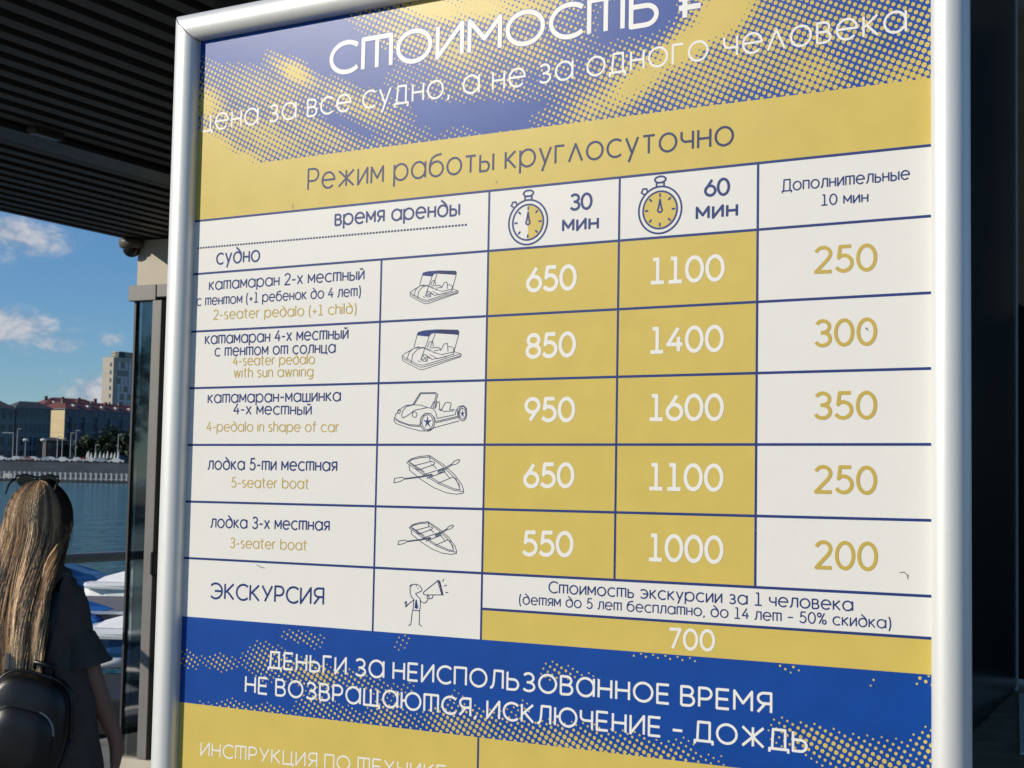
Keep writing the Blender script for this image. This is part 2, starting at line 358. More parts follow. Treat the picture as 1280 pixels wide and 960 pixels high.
G['к'] = (.48, [[(0,X),(0,0)], [(.46,X),(.04,.36)], [(.10,.42),(.48,0)]]); G['л'] = (.54, [[(-.05,0),(.03,.02),(.09,.10),(.13,.28),(.17,X),(.54,X),(.54,0)]])
G['λ'] = (.60, [[(0,0),(.30,X),(.60,0)]]); G['м'] = (.62, [[(0,0),(0,X),(.31,.22),(.62,X),(.62,0)]])
G['н'] = (.50, [[(0,X),(0,0)], [(.50,X),(.50,0)], [(0,.38),(.50,.38)]]); G['п'] = (.50, [[(0,0),(0,X),(.50,X),(.50,0)]])
G['р'] = (.70, [ring(.35,X/2,.35,X/2), [(0,X),(0,-.28)]]); G['с'] = (.60, [arc(.36,X/2,.36,X/2,48,312)])
G['т'] = (.50, [[(0,X),(.50,X)], [(.25,X),(.25,0)]]); G['m'] = (.72, [[(0,0),(0,X),(.72,X),(.72,0)], [(.36,X),(.36,0)]])
G['у'] = (.52, [[(0,X),(.27,.06)], [(.52,X),(.12,-.28)]]); G['ч'] = (.48, [[(0,X),(0,.52)]+arc(.2,.52,.2,.20,180,270)+[(.48,.32)], [(.48,X),(.48,0)]])
G['ы'] = (.64, [[(0,X),(0,0),(.26,0)]+arc(.26,.21,.17,.21,-90,90)+[(0,.42)], [(.64,X),(.64,0)]]); G['ь'] = (.44, [[(0,X),(0,0),(.26,0)]+arc(.26,.21,.18,.21,-90,90)+[(0,.42)]])
G['э'] = (.60, [arc(.24,X/2,.36,X/2,132,-132), [(.2,.38),(.59,.38)]]); G['я'] = (.48, [[(.48,0),(.48,X),(.22,X)]+arc(.22,.545,.21,.205,90,270)+[(.48,.34)], [(.28,.34),(.02,0)]])
G['ц'] = (.56, [[(0,X),(0,0),(.58,0),(.58,-.16)], [(.48,X),(.48,0)]]); G['б'] = (.68, [ring(.34,.34,.34,.34), [(0,.36),(.02,.62),(.12,.85),(.30,.96),(.60,1.0)]])
G['ш'] = (.72, [[(0,X),(0,0),(.72,0),(.72,X)], [(.36,X),(.36,0)]])
# Latin lower case
G['s'] = (.44, [arc(.23,.57,.19,.18,50,270,12)+arc(.21,.195,.21,.195,90,-135,12)]); G['t'] = (.36, [[(.14,1.0),(.14,.16)]+arc(.27,.16,.13,.16,180,280), [(-.02,X),(.34,X)]])
G['e'] = G['е']; G['a'] = G['а']; G['o'] = G['о']; G['p'] = G['р']; G['c'] = G['с']; G['d'] = G['∂']
G['r'] = (.34, [[(0,X),(0,0)], [(0,.42)]+arc(.26,.44,.26,.31,180,80)]); G['l'] = (.02, [[(0,1.06),(0,0)]]); G['i'] = (.02, [[(0,X),(0,0)], [(0,.97),(0,1.04)]])
G['h'] = (.48, [[(0,1.06),(0,0)], [(0,.42)]+arc(.24,.48,.24,.27,180,0)+[(.48,0)]]); G['n'] = (.48, [[(0,X),(0,0)], [(0,.42)]+arc(.24,.48,.24,.27,180,0)+[(.48,0)]])
G['u'] = (.48, [[(0,X),(0,.27)]+arc(.24,.27,.24,.27,180,360)+[(.48,X)], [(.48,X),(.48,0)]]); G['w'] = (.76, [[(0,X),(.19,0),(.38,X),(.57,0),(.76,X)]])
G['g'] = (.66, [ring(.33,X/2,.33,X/2), [(.66,X),(.66,.0),(.60,-.18),(.42,-.28),(.16,-.26)]]); G['f'] = (.36, [[(.12,0),(.12,.86)]+arc(.27,.86,.15,.18,180,80), [(-.04,X),(.32,X)]]); G['b'] = (.68, [ring(.34,X/2,.34,X/2), [(0,1.06),(0,0)]])
# capitals
G['О'] = (.90, [ring(.45,.5,.45,.5)]); G['С'] = (.74, [arc(.46,.5,.46,.5,46,314)]); G['Т'] = (.80, [[(0,0),(0,1),(.80,1),(.80,0)], [(.40,1),(.40,0)]])
G['А'] = (.86, [ring(.43,.5,.43,.5), [(.86,1),(.86,0)]]); G['И'] = (.66, [[(0,1),(0,0),(.66,1),(.66,0)]]); G['М'] = (.80, [[(0,0),(0,1),(.40,.38),(.80,1),(.80,0)]])
G['Ь'] = (.60, [[(0,1),(0,0),(.34,0)]+arc(.34,.29,.25,.29,-90,90)+[(0,.58)]]); G['Р'] = (.58, [[(0,0),(0,1),(.30,1)]+arc(.30,.71,.27,.29,90,-90)+[(0,.42)]])
G['Э'] = (.74, [arc(.28,.5,.46,.5,136,-136), [(.22,.5),(.73,.5)]]); G['К'] = (.62, [[(0,1),(0,0)], [(.60,1),(.04,.44)], [(.14,.54),(.62,0)]])
G['У'] = (.68, [[(0,1),(.36,.36)], [(.68,1),(.20,0)]]); G['Я'] = (.62, [[(.62,0),(.62,1),(.30,1)]+arc(.30,.73,.27,.27,90,270)+[(.62,.46)], [(.36,.46),(.02,0)]])
G['Д'] = (.80, [[(0,-.18),(0,.0),(.84,.0),(.84,-.18)], [(.12,0),(.16,1),(.70,1),(.70,0)]]); G['Е'] = (.56, [[(.56,1),(0,1),(0,0),(.56,0)], [(0,.5),(.52,.5)]])
G['Н'] = (.64, [[(0,1),(0,0)], [(.64,1),(.64,0)], [(0,.5),(.64,.5)]]); G['Г'] = (.50, [[(0,0),(0,1),(.50,1)]]); G['З'] = (.62, [arc(.29,.745,.27,.255,150,-90)+[(.2,.49)], [(.2,.49),(.29,.49)]+arc(.30,.245,.31,.245,90,-150)])
G['П'] = (.64, [[(0,0),(0,1),(.64,1),(.64,0)]]); G['Л'] = (.66, [[(-.04,.0),(.06,.03),(.12,.14),(.16,.35),(.20,1),(.66,1),(.66,0)]]); G['В'] = (.60, [[(0,0),(0,1),(.32,1)]+arc(.32,.765,.22,.235,90,-90)+[(0,.53)], [(.28,.53)]+arc(.33,.265,.27,.265,90,-90)+[(0,0)]])
G['Щ'] = (.92, [[(0,1),(0,0),(.94,0),(.94,-.18)], [(.82,1),(.82,0)], [(.41,1),(.41,0)]]); G['Ю'] = (1.10, [[(0,1),(0,0)], [(0,.5),(.24,.5)], ring(.68,.5,.44,.5)])
G['Ч'] = (.58, [[(0,1),(0,.66)]+arc(.22,.66,.22,.22,180,270)+[(.58,.44)], [(.58,1),(.58,0)]]); G['Ж'] = (1.0, [[(.5,1),(.5,0)], [(.02,1),(.98,0)], [(.98,1),(.02,0)]]); G['Ц'] = (.72, [[(0,1),(0,0),(.76,0),(.76,-.18)], [(.62,1),(.62,0)]])
G['Х'] = (.66, [[(0,1),(.66,0)],[(.66,1),(0,0)]]); G['х'] = (.50, [[(0,X),(.50,0)],[(.50,X),(0,0)]]); G['₽'] = (.62, [[(.14,-.02),(.14,1),(.38,1)]+arc(.38,.74,.24,.26,90,-90)+[(-.04,.48)], [(-.04,.24),(.60,.24)]])
# digits and signs
G['0'] = (.60, [ring(.30,.5,.30,.5)]); G['1'] = (.52, [[(.08,1),(.27,1),(.27,0)], [(0,0),(.52,0)]])
G['2'] = (.54, [arc(.26,.74,.26,.26,165,-20)+[(.44,.52),(0,0),(.56,0)]]); G['3'] = (.52, [arc(.25,.76,.24,.24,155,-90)+[(.18,.52)], [(.18,.52),(.25,.52)]+arc(.25,.26,.27,.26,90,-155)])
G['4'] = (.56, [[(.40,1),(0,.30),(.58,.30)], [(.42,.62),(.42,0)]]); G['5'] = (.54, [[(.50,1),(.12,1),(.07,.54)]+arc(.24,.32,.29,.32,118,-150)])
G['6'] = (.56, [ring(.28,.31,.28,.31), [(.02,.40),(.38,1)]]); G['7'] = (.52, [[(0,1),(.52,1),(.16,0)]]); G['8'] = (.54, [ring(.27,.76,.23,.24), ring(.27,.265,.27,.265)])
G['9'] = (.56, [ring(.28,.69,.28,.31), [(.54,.60),(.18,0)]]); G['-'] = (.34, [[(0,.40),(.34,.40)]]); G['–'] = (.46, [[(0,.42),(.46,.42)]]); G[','] = (.10, [[(.08,.06),(0,-.16)]])
G['('] = (.20, [arc(.42,.40,.40,.86,132,228)]); G[')'] = (.20, [arc(-.20,.40,.40,.86,48,-48)]); G['+'] = (.42, [[(0,.38),(.42,.38)], [(.21,.17),(.21,.59)]])
G['%'] = (.74, [ring(.15,.82,.15,.18), ring(.59,.18,.15,.18), [(.60,1),(.14,0)]])
def layout(s, gap, space):
    x = 0; out = []
    for ch in s:
        if ch == ' ': x += space - gap; continue
        out.append((ch, x)); x += G[ch][0] + gap
    return out, x - gap
def text(s, x0, y0, x1, y1, cap, wt, m_, gap=.20, space=.48, outline=None, dx=0):
    """one printed line: measured base line ends, capital height, stroke weight (share of the capital height)"""
    a, b_ = M(x0, y0), M(x1, y1); xm, ym = (x0+x1)/2, (y0+y1)/2; c_ = M(xm, ym); t_ = M(xm, ym-cap); hgt = c_[1]-t_[1]; wd = hgt*wt
    items, tot = layout(s, gap, space); L_ = b_[0]-a[0]-wd; sx = L_/tot; H_ = hgt-wd
    pens = [(Pen(6), wd, m_, 'lettering')]
    if outline: pens.insert(0, (Pen(5), wd*1.28, outline, 'lettering_outline'))
    for pn, w_, mm, nm in pens:
        for ch, gx in items:
            for st in G[ch][1]:
                cl = st[0] == 'c'; pts = st[1] if cl else st
                q = []
                for px_, py_ in pts:
                    u = a[0] + wd/2 + (gx+px_)*sx; v = a[1] + (b_[1]-a[1])*(u-a[0])/(b_[0]-a[0]) - wd/2 - py_*H_; q.append((u, v))
                pn.line(q, w_, cl)
        pn.build(nm, mm, None if nm == 'lettering_outline' else 'printed line of lettering reading ' + s.replace('m','т').replace('λ','л').replace('∂','д') if len(s) < 40 else None)
TXT = [
 ('СТОИМОСТЬ',411.5,96,824,31.5,45,.13,LGT,.20,.5), ('₽',847,26,880,21,55,.125,LGT,.2,.5),
 ('цена за всё судно, а не за одного чеλовека',251.5,166,1134,40,33,.085,LGT,.22,.62),
 ('Режим работы круглосуточно'.replace('л','λ'),384,239,917.5,182,31,.095,DIM,.22,.60),
 ('время арен∂ы',418,283,575,270,20.5,.125,NAV,.21,.62), ('су∂но',270,331.5,325,327.5,20,.115,NAV,.21,.62),
 ('каmамаран 2-х месmный',261,363.5,455.5,350,15.5,.115,NAV,.21,.62), ('с mенmом (+1 ребенок ∂о 4 леm)',245.5,383,451,370.5,13.5,.115,NAV,.21,.62),
 ('2-seater pedalo (+1 child)',266.5,400,445.5,392.5,13.5,.105,GLD,.21,.62),
 ('каmамаран 4-х месmный',256,431,435.5,424,15.5,.115,NAV,.21,.62), ('с mенmом оm солнца',268,446,419.5,441.5,15,.115,NAV,.21,.62),
 ('4-seater pedalo',291,457.5,393.5,455.5,13,.105,GLD,.21,.62), ('with sun awning',292,472.5,391.5,471,13,.105,GLD,.21,.62),
 ('каmамаран-машинка',259.5,504.5,426,502,15.5,.115,NAV,.21,.62), ('4-х месmный',291.5,518.5,389.5,519,15,.115,NAV,.21,.62),
 ('4-pedalo in shape of car',258,539.5,424,540.5,13,.10,GLD,.21,.62), ('ло∂ка 5-mи месmная',259.5,587.5,421.5,589.5,16,.12,NAV,.21,.62),
 ('5-seater boat',289,609.5,386,611.5,13.5,.10,GLD,.21,.62), ('ло∂ка 3-х месmная',263,660,412,664,16,.12,NAV,.21,.62),
 ('3-seater boat',287.5,685,383.5,688.5,13.5,.10,GLD,.21,.62), ('ЭКСКУРСИЯ',263.5,749,405,757,22,.12,NAV,.21,.62),
 ('30',712,264,740.5,262,22,.15,NAV,.16,.5), ('мин',702.5,290.5,748.5,287,20.5,.15,NAV,.24,.5),
 ('60',880,246.5,912.5,244.5,23,.15,NAV,.16,.5), ('мин',869.5,275.5,922.5,271,22,.15,NAV,.24,.5),
 ('Дополниmельные',977,240,1137.5,224.5,16,.11,NAV,.21,.62), ('10 мин',1026,257.5,1085.5,253,14.5,.12,NAV,.21,.62),
 ('650',657.5,366,721,363,33,.15,LGT,.17,.5), ('1100',811.5,356,906,351.5,34,.14,LGT,.18,.5), ('250',1017.5,342.5,1096.5,339,35,.13,GLD,.20,.5),
 ('850',657,449,720,446.5,32.5,.15,LGT,.17,.5), ('1400',811,442.5,905,440,34,.14,LGT,.18,.5), ('300',1017.5,434.5,1096.5,432,35.5,.13,GLD,.20,.5),
 ('950',655.5,528,719,528,32,.15,LGT,.17,.5), ('1600',810,526.5,905,526.5,34.5,.14,LGT,.18,.5), ('350',1017,525,1096.5,524.5,36,.13,GLD,.20,.5),
 ('650',654,610.5,718,610.5,32.5,.15,LGT,.17,.5), ('1100',809.5,613,904.5,615,35,.14,LGT,.18,.5), ('250',1017.5,617,1096.5,619,36.5,.13,GLD,.20,.5),
 ('550',652.5,695.5,717,697,33,.15,LGT,.17,.5), ('1000',809,701.5,904.5,705.5,35.5,.14,LGT,.18,.5), ('200',1018,711.5,1097.5,714.5,37,.13,GLD,.20,.5),
 ('Сmоимосmь экскурсии за 1 человека',685.5,741.5,1066.5,764.5,16.5,.11,NAV,.21,.62), ('(∂еmям ∂о 5 леm бесплаmно, ∂о 14 леm – 50% ски∂ка)',648.5,755.5,1114,786.5,14.5,.11,NAV,.21,.62),
 ('700',835,812,894,815,28,.14,LGT,.2,.5),
 ('ДЕНЬГИ ЗА НЕИСПОЛЬЗОВАННОЕ ВРЕМЯ',334.5,835.5,965.5,893,25,.125,LGT,.25,.60), ('НЕ ВОЗВРАЩАЮТСЯ, ИСКЛЮЧЕНИЕ – ДОЖДЬ',306,866,1010,942,25,.125,LGT,.25,.60),
 ('ИНСТРУКЦИЯ ПО ТЕХНИКЕ',250.5,945,558,976.5,19,.11,LGT,.25,.60)]
for i, a in enumerate(TXT): text(a[0], *a[1:6], a[6], a[7], a[8], a[9], outline=BLU if i < 2 else None)
pn = Pen(5); a, b_ = M(246.6,310.3), M(584.7,280.8)
for i in range(92):
    s0, s1 = (i+.1)/92, (i+.72)/92; pn.seg([(a[0]+(b_[0]-a[0])*s, a[1]+(b_[1]-a[1])*s) for s in (s0, s1)], .0021)
pn.build('dotted_line', DIM)

# halftone dots (yellow on blue), density from soft patches -------------------
def field(blobs, u, v):
    s = 0
    for cu, cv, ru, rv, cs, sn, amp in blobs:
        du, dv = u-cu, v-cv; a = (du*cs+dv*sn)/ru; b_ = (-du*sn+dv*cs)/rv; q = a*a+b_*b_
        if q < 9: s = max(s, amp*math.exp(-.9*q)) if amp > 0 else s
    for cu, cv, ru, rv, cs, sn, amp in blobs:
        if amp < 0:
            du, dv = u-cu, v-cv; a = (du*cs+dv*sn)/ru; b_ = (-du*sn+dv*cs)/rv; q = a*a+b_*b_
            if q < 9: s += amp*math.exp(-.9*q)
    return s
def blob(x, y, rx, ry, rot, amp):
    c_ = M(x, y); r0 = math.radians(rot); e1 = M(x+math.cos(r0)*8, y+math.sin(r0)*8); e2 = M(x-math.sin(r0)*8, y+math.cos(r0)*8)
    l1 = math.hypot(e1[0]-c_[0], e1[1]-c_[1])/8; l2 = math.hypot(e2[0]-c_[0], e2[1]-c_[1])/8; an = math.atan2(e1[1]-c_[1], e1[0]-c_[0])
    return (c_[0], c_[1], rx*l1, ry*l2, math.cos(an), math.sin(an), amp)
TOPB = [blob(*q) for q in [(258,132,26,26,20,1.08),(240,190,60,34,15,1.9),(275,207,56,16,-8,1.6),(345,120,110,34,18,.52),(368,90,36,13,30,1.12),(440,130,70,22,28,.55),(400,165,80,26,20,.62),(330,170,80,26,20,.80),
  (500,40,60,24,25,.52),(545,10,60,20,8,1.25),(600,8,60,22,0,1.2),(660,10,50,20,-5,.95),(560,60,80,32,22,.62),(640,55,80,30,15,.50),(600,110,120,22,8,.34),(700,50,70,30,10,.30),
  (470,180,80,16,-8,.36),(560,165,60,14,-8,.16),
  (800,100,80,24,-33,1.15),(860,55,70,24,-36,1.35),(905,15,60,34,-40,1.5),(740,135,50,22,-20,.85),(690,142,50,14,-12,.45),(780,112,140,52,-33,.62),(880,90,120,70,-30,.66),(960,60,130,90,0,.62),(1010,90,60,40,20,.86),(1060,130,120,22,-8,.62),(1060,40,100,60,0,.50),
  (1130,100,60,40,20,.80),(1150,110,40,24,0,.9),(1130,20,90,60,0,.40),(930,125,70,14,-8,.40),(1165,60,60,40,0,.5),
  (430,65,36,22,10,-.45),(420,150,46,12,24,-.35),(300,60,60,22,10,-.3),(800,30,46,26,-20,-.3),(640,140,70,20,0,-.25)]]
BOTB = [blob(*q) for q in [(235,825,26,12,6,.34),(275,828,40,11,8,.36),(330,828,40,18,4,.44),(375,840,40,14,8,.62),(398,845,30,10,5,.80),(440,850,50,12,10,.40),(372,797,26,8,12,.36),(425,801,6,4,0,.12),
  (320,888,46,8,6,.42),(240,887,16,4,6,.14),(405,888,30,14,22,.48),(440,902,38,16,15,.50),(490,900,40,16,5,.52),(535,910,20,8,10,.2),(590,912,60,22,8,.74),(640,925,70,22,8,.66),(600,934,60,10,8,.72),
  (700,925,80,16,10,.74),(740,940,90,18,10,.86),(800,945,80,20,10,.70),(850,955,70,16,12,.34),(700,838,22,8,10,.32),(690,846,14,5,10,.2),(840,822,60,5,6,.24),(800,820,24,4,6,.2),(985,832,18,8,6,.26),(1088,852,14,9,0,.16),(1155,850,14,8,0,.5),
  (1015,920,34,12,12,.62),(1045,935,60,15,12,.60),(1100,955,70,14,10,.66),(1165,935,26,18,0,.62),(1130,940,40,12,0,.3),(1180,950,30,18,0,.6)]]
def dots(blobs, gain, u0, v0, u1, v1, name, pitch=.0059, rot=27, clip_top=False, clip_bot=False):
    v_ = []; f = []; c0, s0 = math.cos(math.radians(rot)), math.sin(math.radians(rot)); K = int(1.2/pitch)
    for i in range(-K, K):
        for j in range(-K, K):
            u = (i*c0 - j*s0)*pitch; v = (i*s0 + j*c0)*pitch
            if not (u0 < u < u1 and v0 < v < v1): continue
            d = field(blobs, u, v); d = d*gain if d < .9 else d - .9*(1-gain)*max(0, 1-(d-.9)/.3); d += .08*(noise.noise(Vector((u*28, v*34, 3.3))))
            if d < .045: continue
            r = pitch*min(.76, .60*math.sqrt(max(0, d)/.78)*(.965+.07*random.random()))
            if r < .0005: continue
            h = (2 + .0)*LAY + ((i % 3)*3 + j % 3)*3e-6; b0 = len(v_)
            for k in range(12):
                a = 2*PI*k/12; uu = u+math.cos(a)*r; vv = v+math.sin(a)*r; v_.append(P(min(max(uu,u0),u1), min(max(vv,v0),v1), h))
            f.append(tuple(range(b0, b0+12)))
    o = mesh_obj(name, v_, f, YEL, sheet); bm = bmesh.new(); bm.from_mesh(o.data)
    for q in bm.faces:
        q.normal_update()
        if q.normal.y > 0: q.normal_flip()
    bm.to_mesh(o.data); bm.free(); tag(o, kind='stuff'); return o
dots(TOPB, .68, -.0004, TOPV, RGT, -.0600, 'halftone_print')
dots(BOTB, .43, -.0004, RV[8]+.0008, RGT, NB+.0009, 'halftone_print')

# stopwatches ----------------------------------------------------------------
def stopwatch(cx, cy, x0, x1, part):
    c_ = M(cx, cy); r = (M(x1, cy)[0]-M(x0, cy)[0])/2
    pol = lambda a, k: (c_[0]+r*k*math.cos(math.radians(a)), c_[1]-r*k*math.sin(math.radians(a)))
    fill = Pen(3); rng = range(90, -91, -10) if part == 30 else range(0, 360, 10)
    fill.poly([pol(a, .77) for a in rng]); fo = fill.build('dial_fill', YEL)
    pn = Pen(5); lw = .0019
    pn.line([pol(a, .97) for a in range(0, 360, 8)], lw, True); pn.line([pol(a, .77) for a in range(0, 360, 8)], lw, True)
    for a in range(0, 360, 45): pn.seg([pol(a, .69), pol(a, .53)], lw)
    q = lambda x, y: (c_[0]+r*x, c_[1]-r*y)
    pn.line([q(-.17,.97),q(-.17,1.13),q(.17,1.13),q(.17,.97)], lw); pn.line([q(*z) for z in arc(0,1.26,.25,.13,0,360,16)[:-1]], lw, True)
    pn.line([pol(136,.99),pol(138,1.16),pol(130,1.22),pol(124,1.12),pol(126,.99)], lw*.9); pn.line([q(*z) for z in arc(0,0,.10,.10,130,410,12)]+[q(0,.44),q(-.07,.07)], lw, split=100)
    pn.build('stopwatch_drawing', NAV)
stopwatch(660, 277.8, 635.2, 684.8, 30); stopwatch(825, 262.4, 797.6, 852.6, 60)

# line drawings in the picture column: pen paths read off the print -----------
def drawing(name, ox, oy, sc_, lines, wd=.0008, fills=(), m_=INK, label=None, closed=()):
    T = lambda p: M(ox+p[0]/sc_, oy+p[1]/sc_)
    for fm_, ps in fills:
        pn = Pen(3); pn.poly([T(p) for p in ps]); pn.build('colour_fill', fm_)
    pn = Pen(5)
    for l in lines:
        k = wd
        if isinstance(l[0], (int, float)): k = wd*l[0]; l = l[1]
        pn.line([T(p) for p in l], k, rnd=1, split=120)
    pn.build(name, m_, label)
def ell(cx, cy, rx, ry, rot=0, a0=0, a1=360, n=22):
    c0, s0 = math.cos(math.radians(rot)), math.sin(math.radians(rot)); return [(cx+x*c0-y*s0, cy+x*s0+y*c0) for x, y in arc(0,0,rx,ry,a0,a1,n)]
def pedalo(ox, oy, s_, f):                        # f maps unit sketch to zoom coordinates
    g = lambda l: [f(*p) for p in l]
    L_ = [g([(135,750),(160,730),(230,690),(300,685),(345,715)]), g([(135,755),(140,785),(265,850),(300,850),(575,755),(580,735),(520,715)]), g([(135,750),(255,815),(300,818),(570,735)]), g([(145,770),(262,832),(300,832),(575,748)]),
      g([(170,780),(190,720),(225,690),(265,680)]), g([(205,800),(215,740),(250,700),(290,688)]), g([(290,690),(340,700),(380,730)]), g([(225,680),(250,590)]), g([(275,780),(340,600),(355,580)]), g([(345,690),(385,580)]), g([(355,580),(390,575)]),
      g([(520,735),(560,590)]), g([(325,685),(340,645),(365,640),(370,680)]), g([(355,690),(410,685),(425,700),(375,712)]), g([(425,710),(450,660),(475,655),(480,715)]), g([(380,722),(430,740),(520,720),(525,690),(500,680),(480,680)]),
      g([(345,740),(400,770),(525,735)]), g([(335,755),(360,775),(470,755)]), g([(255,785),(275,795)]), g(ell(305,765,22,26)), g([(290,745),(325,790)]), g([(285,785),(330,750)]), g([(330,760),(360,775)])]
    fills = [(NAV, g([(245,595),(255,570),(300,558),(400,550),(395,575),(355,580),(335,605)])), (DIM, g([(398,550),(555,553),(566,570),(560,593),(520,588),(392,580)]))]
    drawing('pedal_boat_drawing', ox, oy, s_, L_, .0007, fills)
pedalo(480, 320, 6, lambda x, y: (x, y))
pedalo(480, 320, 6, lambda x, y: (195+(x-135)*.815, 108+(y-550)*.83))
def star(cx, cy, rx, ry):
    return [(cx+rx*k*math.cos(math.radians(a)), cy-ry*k*math.sin(math.radians(a))) for a, k in [(90+36*i, 1 if i % 2 == 0 else .28) for i in range(10)]]
car = [[(85,270),(95,240),(130,200),(175,172),(230,165),(300,170),(345,188)],[(85,270),(80,290),(95,315),(190,350),(290,375),(345,375)],[(85,268),(120,295),(200,325),(280,330),(300,310)],[(90,285),(130,308),(210,335),(290,340)],
 [(230,165),(290,70),(415,68),(430,85),(405,195)],[(240,165),(295,78),(408,76),(418,88),(392,190)],[(140,250),(150,215),(180,180),(230,168)],[(140,250),(150,272),(185,255),(245,210),(350,188)],ell(245,245,19,22),ell(120,220,10,18,20),
 ell(348,305,58,72),ell(348,305,45,60),ell(628,238,34,58),ell(628,238,26,44),[(345,188),(390,195),(415,230),(425,275)],[(290,330),(295,270),(330,235),(370,235),(405,270),(410,300)],[(375,190),(395,145),(440,142),(445,160),(440,205)],[(410,195),(425,150)],
 [(445,205),(455,215),(490,150),(530,148),(538,160),(525,205),(565,205)],[(450,200),(480,220),(555,215)],[(425,275),(570,245),(575,215),(600,180),(635,172),(660,195),(662,240)],[(410,300),(590,258)],[(415,310),(595,268)],[(345,375),(400,350),(600,295)],[(585,200),(590,250)]]
drawing('car_drawing', 480, 480, 6.4, car, .0008, [(NAV, star(348,305,38,55)), (NAV, star(628,238,22,38))])
rb = [[(182,630),(215,600),(280,580),(365,572)],[(182,630),(195,640),(300,715),(440,800),(560,850),(635,860)],[(365,572),(470,640),(560,720),(620,800),(637,850),(635,872)],[(200,645),(205,690),(290,760),(400,830),(500,870),(580,882),(635,872)],
 [(195,625),(225,605),(290,590),(365,583)],[(205,632),(310,705),(445,788),(560,838),(605,845)],[(365,583),(460,650),(545,730),(600,800),(608,845)],[(210,628),(320,700)],[(365,575),(368,615)],[(235,655),(380,618),(405,628),(400,645),(275,688)],[(275,688),(250,675)],[(380,640),(420,675)],
 [(310,728),(480,672)],[(345,755),(490,700)],[(430,795),(550,745),(575,755),(605,830)],[(480,700),(525,752)],[(78,790),(85,755),(150,745),(165,760),(130,780),(80,790)],[(165,755),(300,738),(385,720)],[(165,762),(300,745),(390,730)],[(430,705),(540,640)],[(435,715),(545,648)],[(540,645),(560,618),(600,602),(607,615),(580,640),(545,648)],
 [(430,705),(440,690),(480,685),(485,700),(440,715)],[(350,735),(380,722),(390,735),(360,750)]]
drawing('rowing_boat_drawing', 480, 480, 6.4, rb, .0008)
rb2 = [[(f[0]-182)*.74*.98/6.4*5.647/.882+178 if False else 178+(f[0]-182)*.735 for f in l] and [(178+(x-182)*.735 if x >= 182 else 178+(x-182)*.76, 168+(y-630)*.745) for x, y in l] for l in rb]
drawing('rowing_boat_drawing', 480, 630, 5.647, rb2, .0008)
man = [ell(270,390,1,1,0,0,1,2)[:1]+[(240,320),(228,350),(230,420),(248,470),(278,498)],[(240,320),(265,308),(310,305),(350,325),(375,360),(380,378),(365,395),(298,425)],[(298,425),(325,460),(352,485)],[(278,498),(272,560),(265,635),(350,640),(358,560),(355,485)],
 [(275,505),(235,535),(195,570),(180,590),(165,588)],[(175,540),(165,560),(180,575),(190,560)],ell(176,535,12,10),[(355,505),(375,530),(405,545),(430,535),(450,500)],ell(455,470,14,18),[(470,490),(505,485),(520,445)],
 [(400,405),(585,255),(605,270),(645,440),(415,440)],[(400,405),(395,420),(405,435),(415,440)],[(575,262),(630,440)],[(590,262),(640,435)],[(258,640),(238,810),(212,828)],[(345,640),(348,700),(342,810),(375,835)],[(640,268),(655,245)],[(662,328),(688,318)],[(678,410),(706,410)],[(305,330),(312,322)],[(328,355),(330,362)],[(228,330),(240,312)],[(250,325),(258,308)]]
man[0] = [(240,320),(228,350),(230,420),(248,470),(278,498)]
drawing('megaphone_man_drawing', 490, 700, 10.1, man, .0009, [(NAV, [(298,502),(312,500),(330,600),(315,620),(285,605)])], DIM)
# scuffs and specks on the print
pn = Pen(6)
for l in ([(366,255.5),(366.5,261)], [(620,226),(621.5,229)], [(1125,716),(1130,715),(1136,720)], [(1134,718),(1135,724)], [(1083,410),(1085,413)], [(1082,411),(1084,410)]): pn.line([M(*p) for p in l], .0007, rnd=1)
pn.line([M(321,706),M(326,709),M(331,710)], .0008); tag(pn.build('scratch', mat('scratch_dark', (.12,.12,.10), .7)), kind='stuff')
#MORE
# ------------------------------------------------------------------ kiosk behind the board
m_clad = mat('beige_cladding', (.50,.45,.36), .75, var=.08, scale=4, bump=.15, bscale=120, dirt=((.30,.27,.21), 2.5, .55, .35))
m_frame = mat('grey_frame_metal', (.165,.158,.147), .45, 0, var=.08, scale=6, stretch=(4,4,1), bump=.05)
m_dark = mat('dark_panel', (.012,.016,.016), .28, var=.3, scale=2, spec=.35)
m_int = mat('dark_interior', (.02,.02,.02), .9)
mg = bpy.data.materials.new('tinted_glass'); mg.use_nodes = True; t = mg.node_tree; p = t.nodes['Principled BSDF']
p.inputs['Base Color'].default_value = (.25,.31,.30,1); p.inputs['Roughness'].default_value = .03; p.inputs['Transmission Weight'].default_value = 1.0; p.inputs['IOR'].default_value = 1.75
co = nd(t, 'ShaderNodeTexCoord'); na = nd(t, 'ShaderNodeTexNoise'); na.inputs['Scale'].default_value = 1.4; t.links.new(co.outputs['Object'], na.inputs[0])
b = nd(t, 'ShaderNodeBump'); b.inputs['Strength'].default_value = .05; b.inputs['Distance'].default_value = .02; t.links.new(na.outputs[0], b.inputs['Height']); t.links.new(b.outputs[0], p.inputs['Normal'])
kiosk = empty('kiosk', (KC.x, KC.y, .252), RZ, 'beige and glass kiosk with grey window frames under the dark slatted canopy', 'kiosk')
kiosk.scale = (.85,.85,.85)
CH = 3.057                                        # canopy underside height
def kb(name, x0, x1, y0, y1, z0, z1, m_, par=None, bev=0): return MB().box(((x0+x1)/2, (y0+y1)/2, (z0+z1)/2), (x1-x0, y1-y0, z1-z0)).build(name, m_, par or kiosk, bevel=bev)
kb('upper_wall', .0, 2.6, .03, .20, 2.985, 3.298, m_clad)
kb('upper_wall', .0, .17, .203, 5.0, 2.985, 3.298, m_clad)
kb('lintel', -.035, .205, -.015, .14, 2.875, 2.982, m_frame, bev=.004)
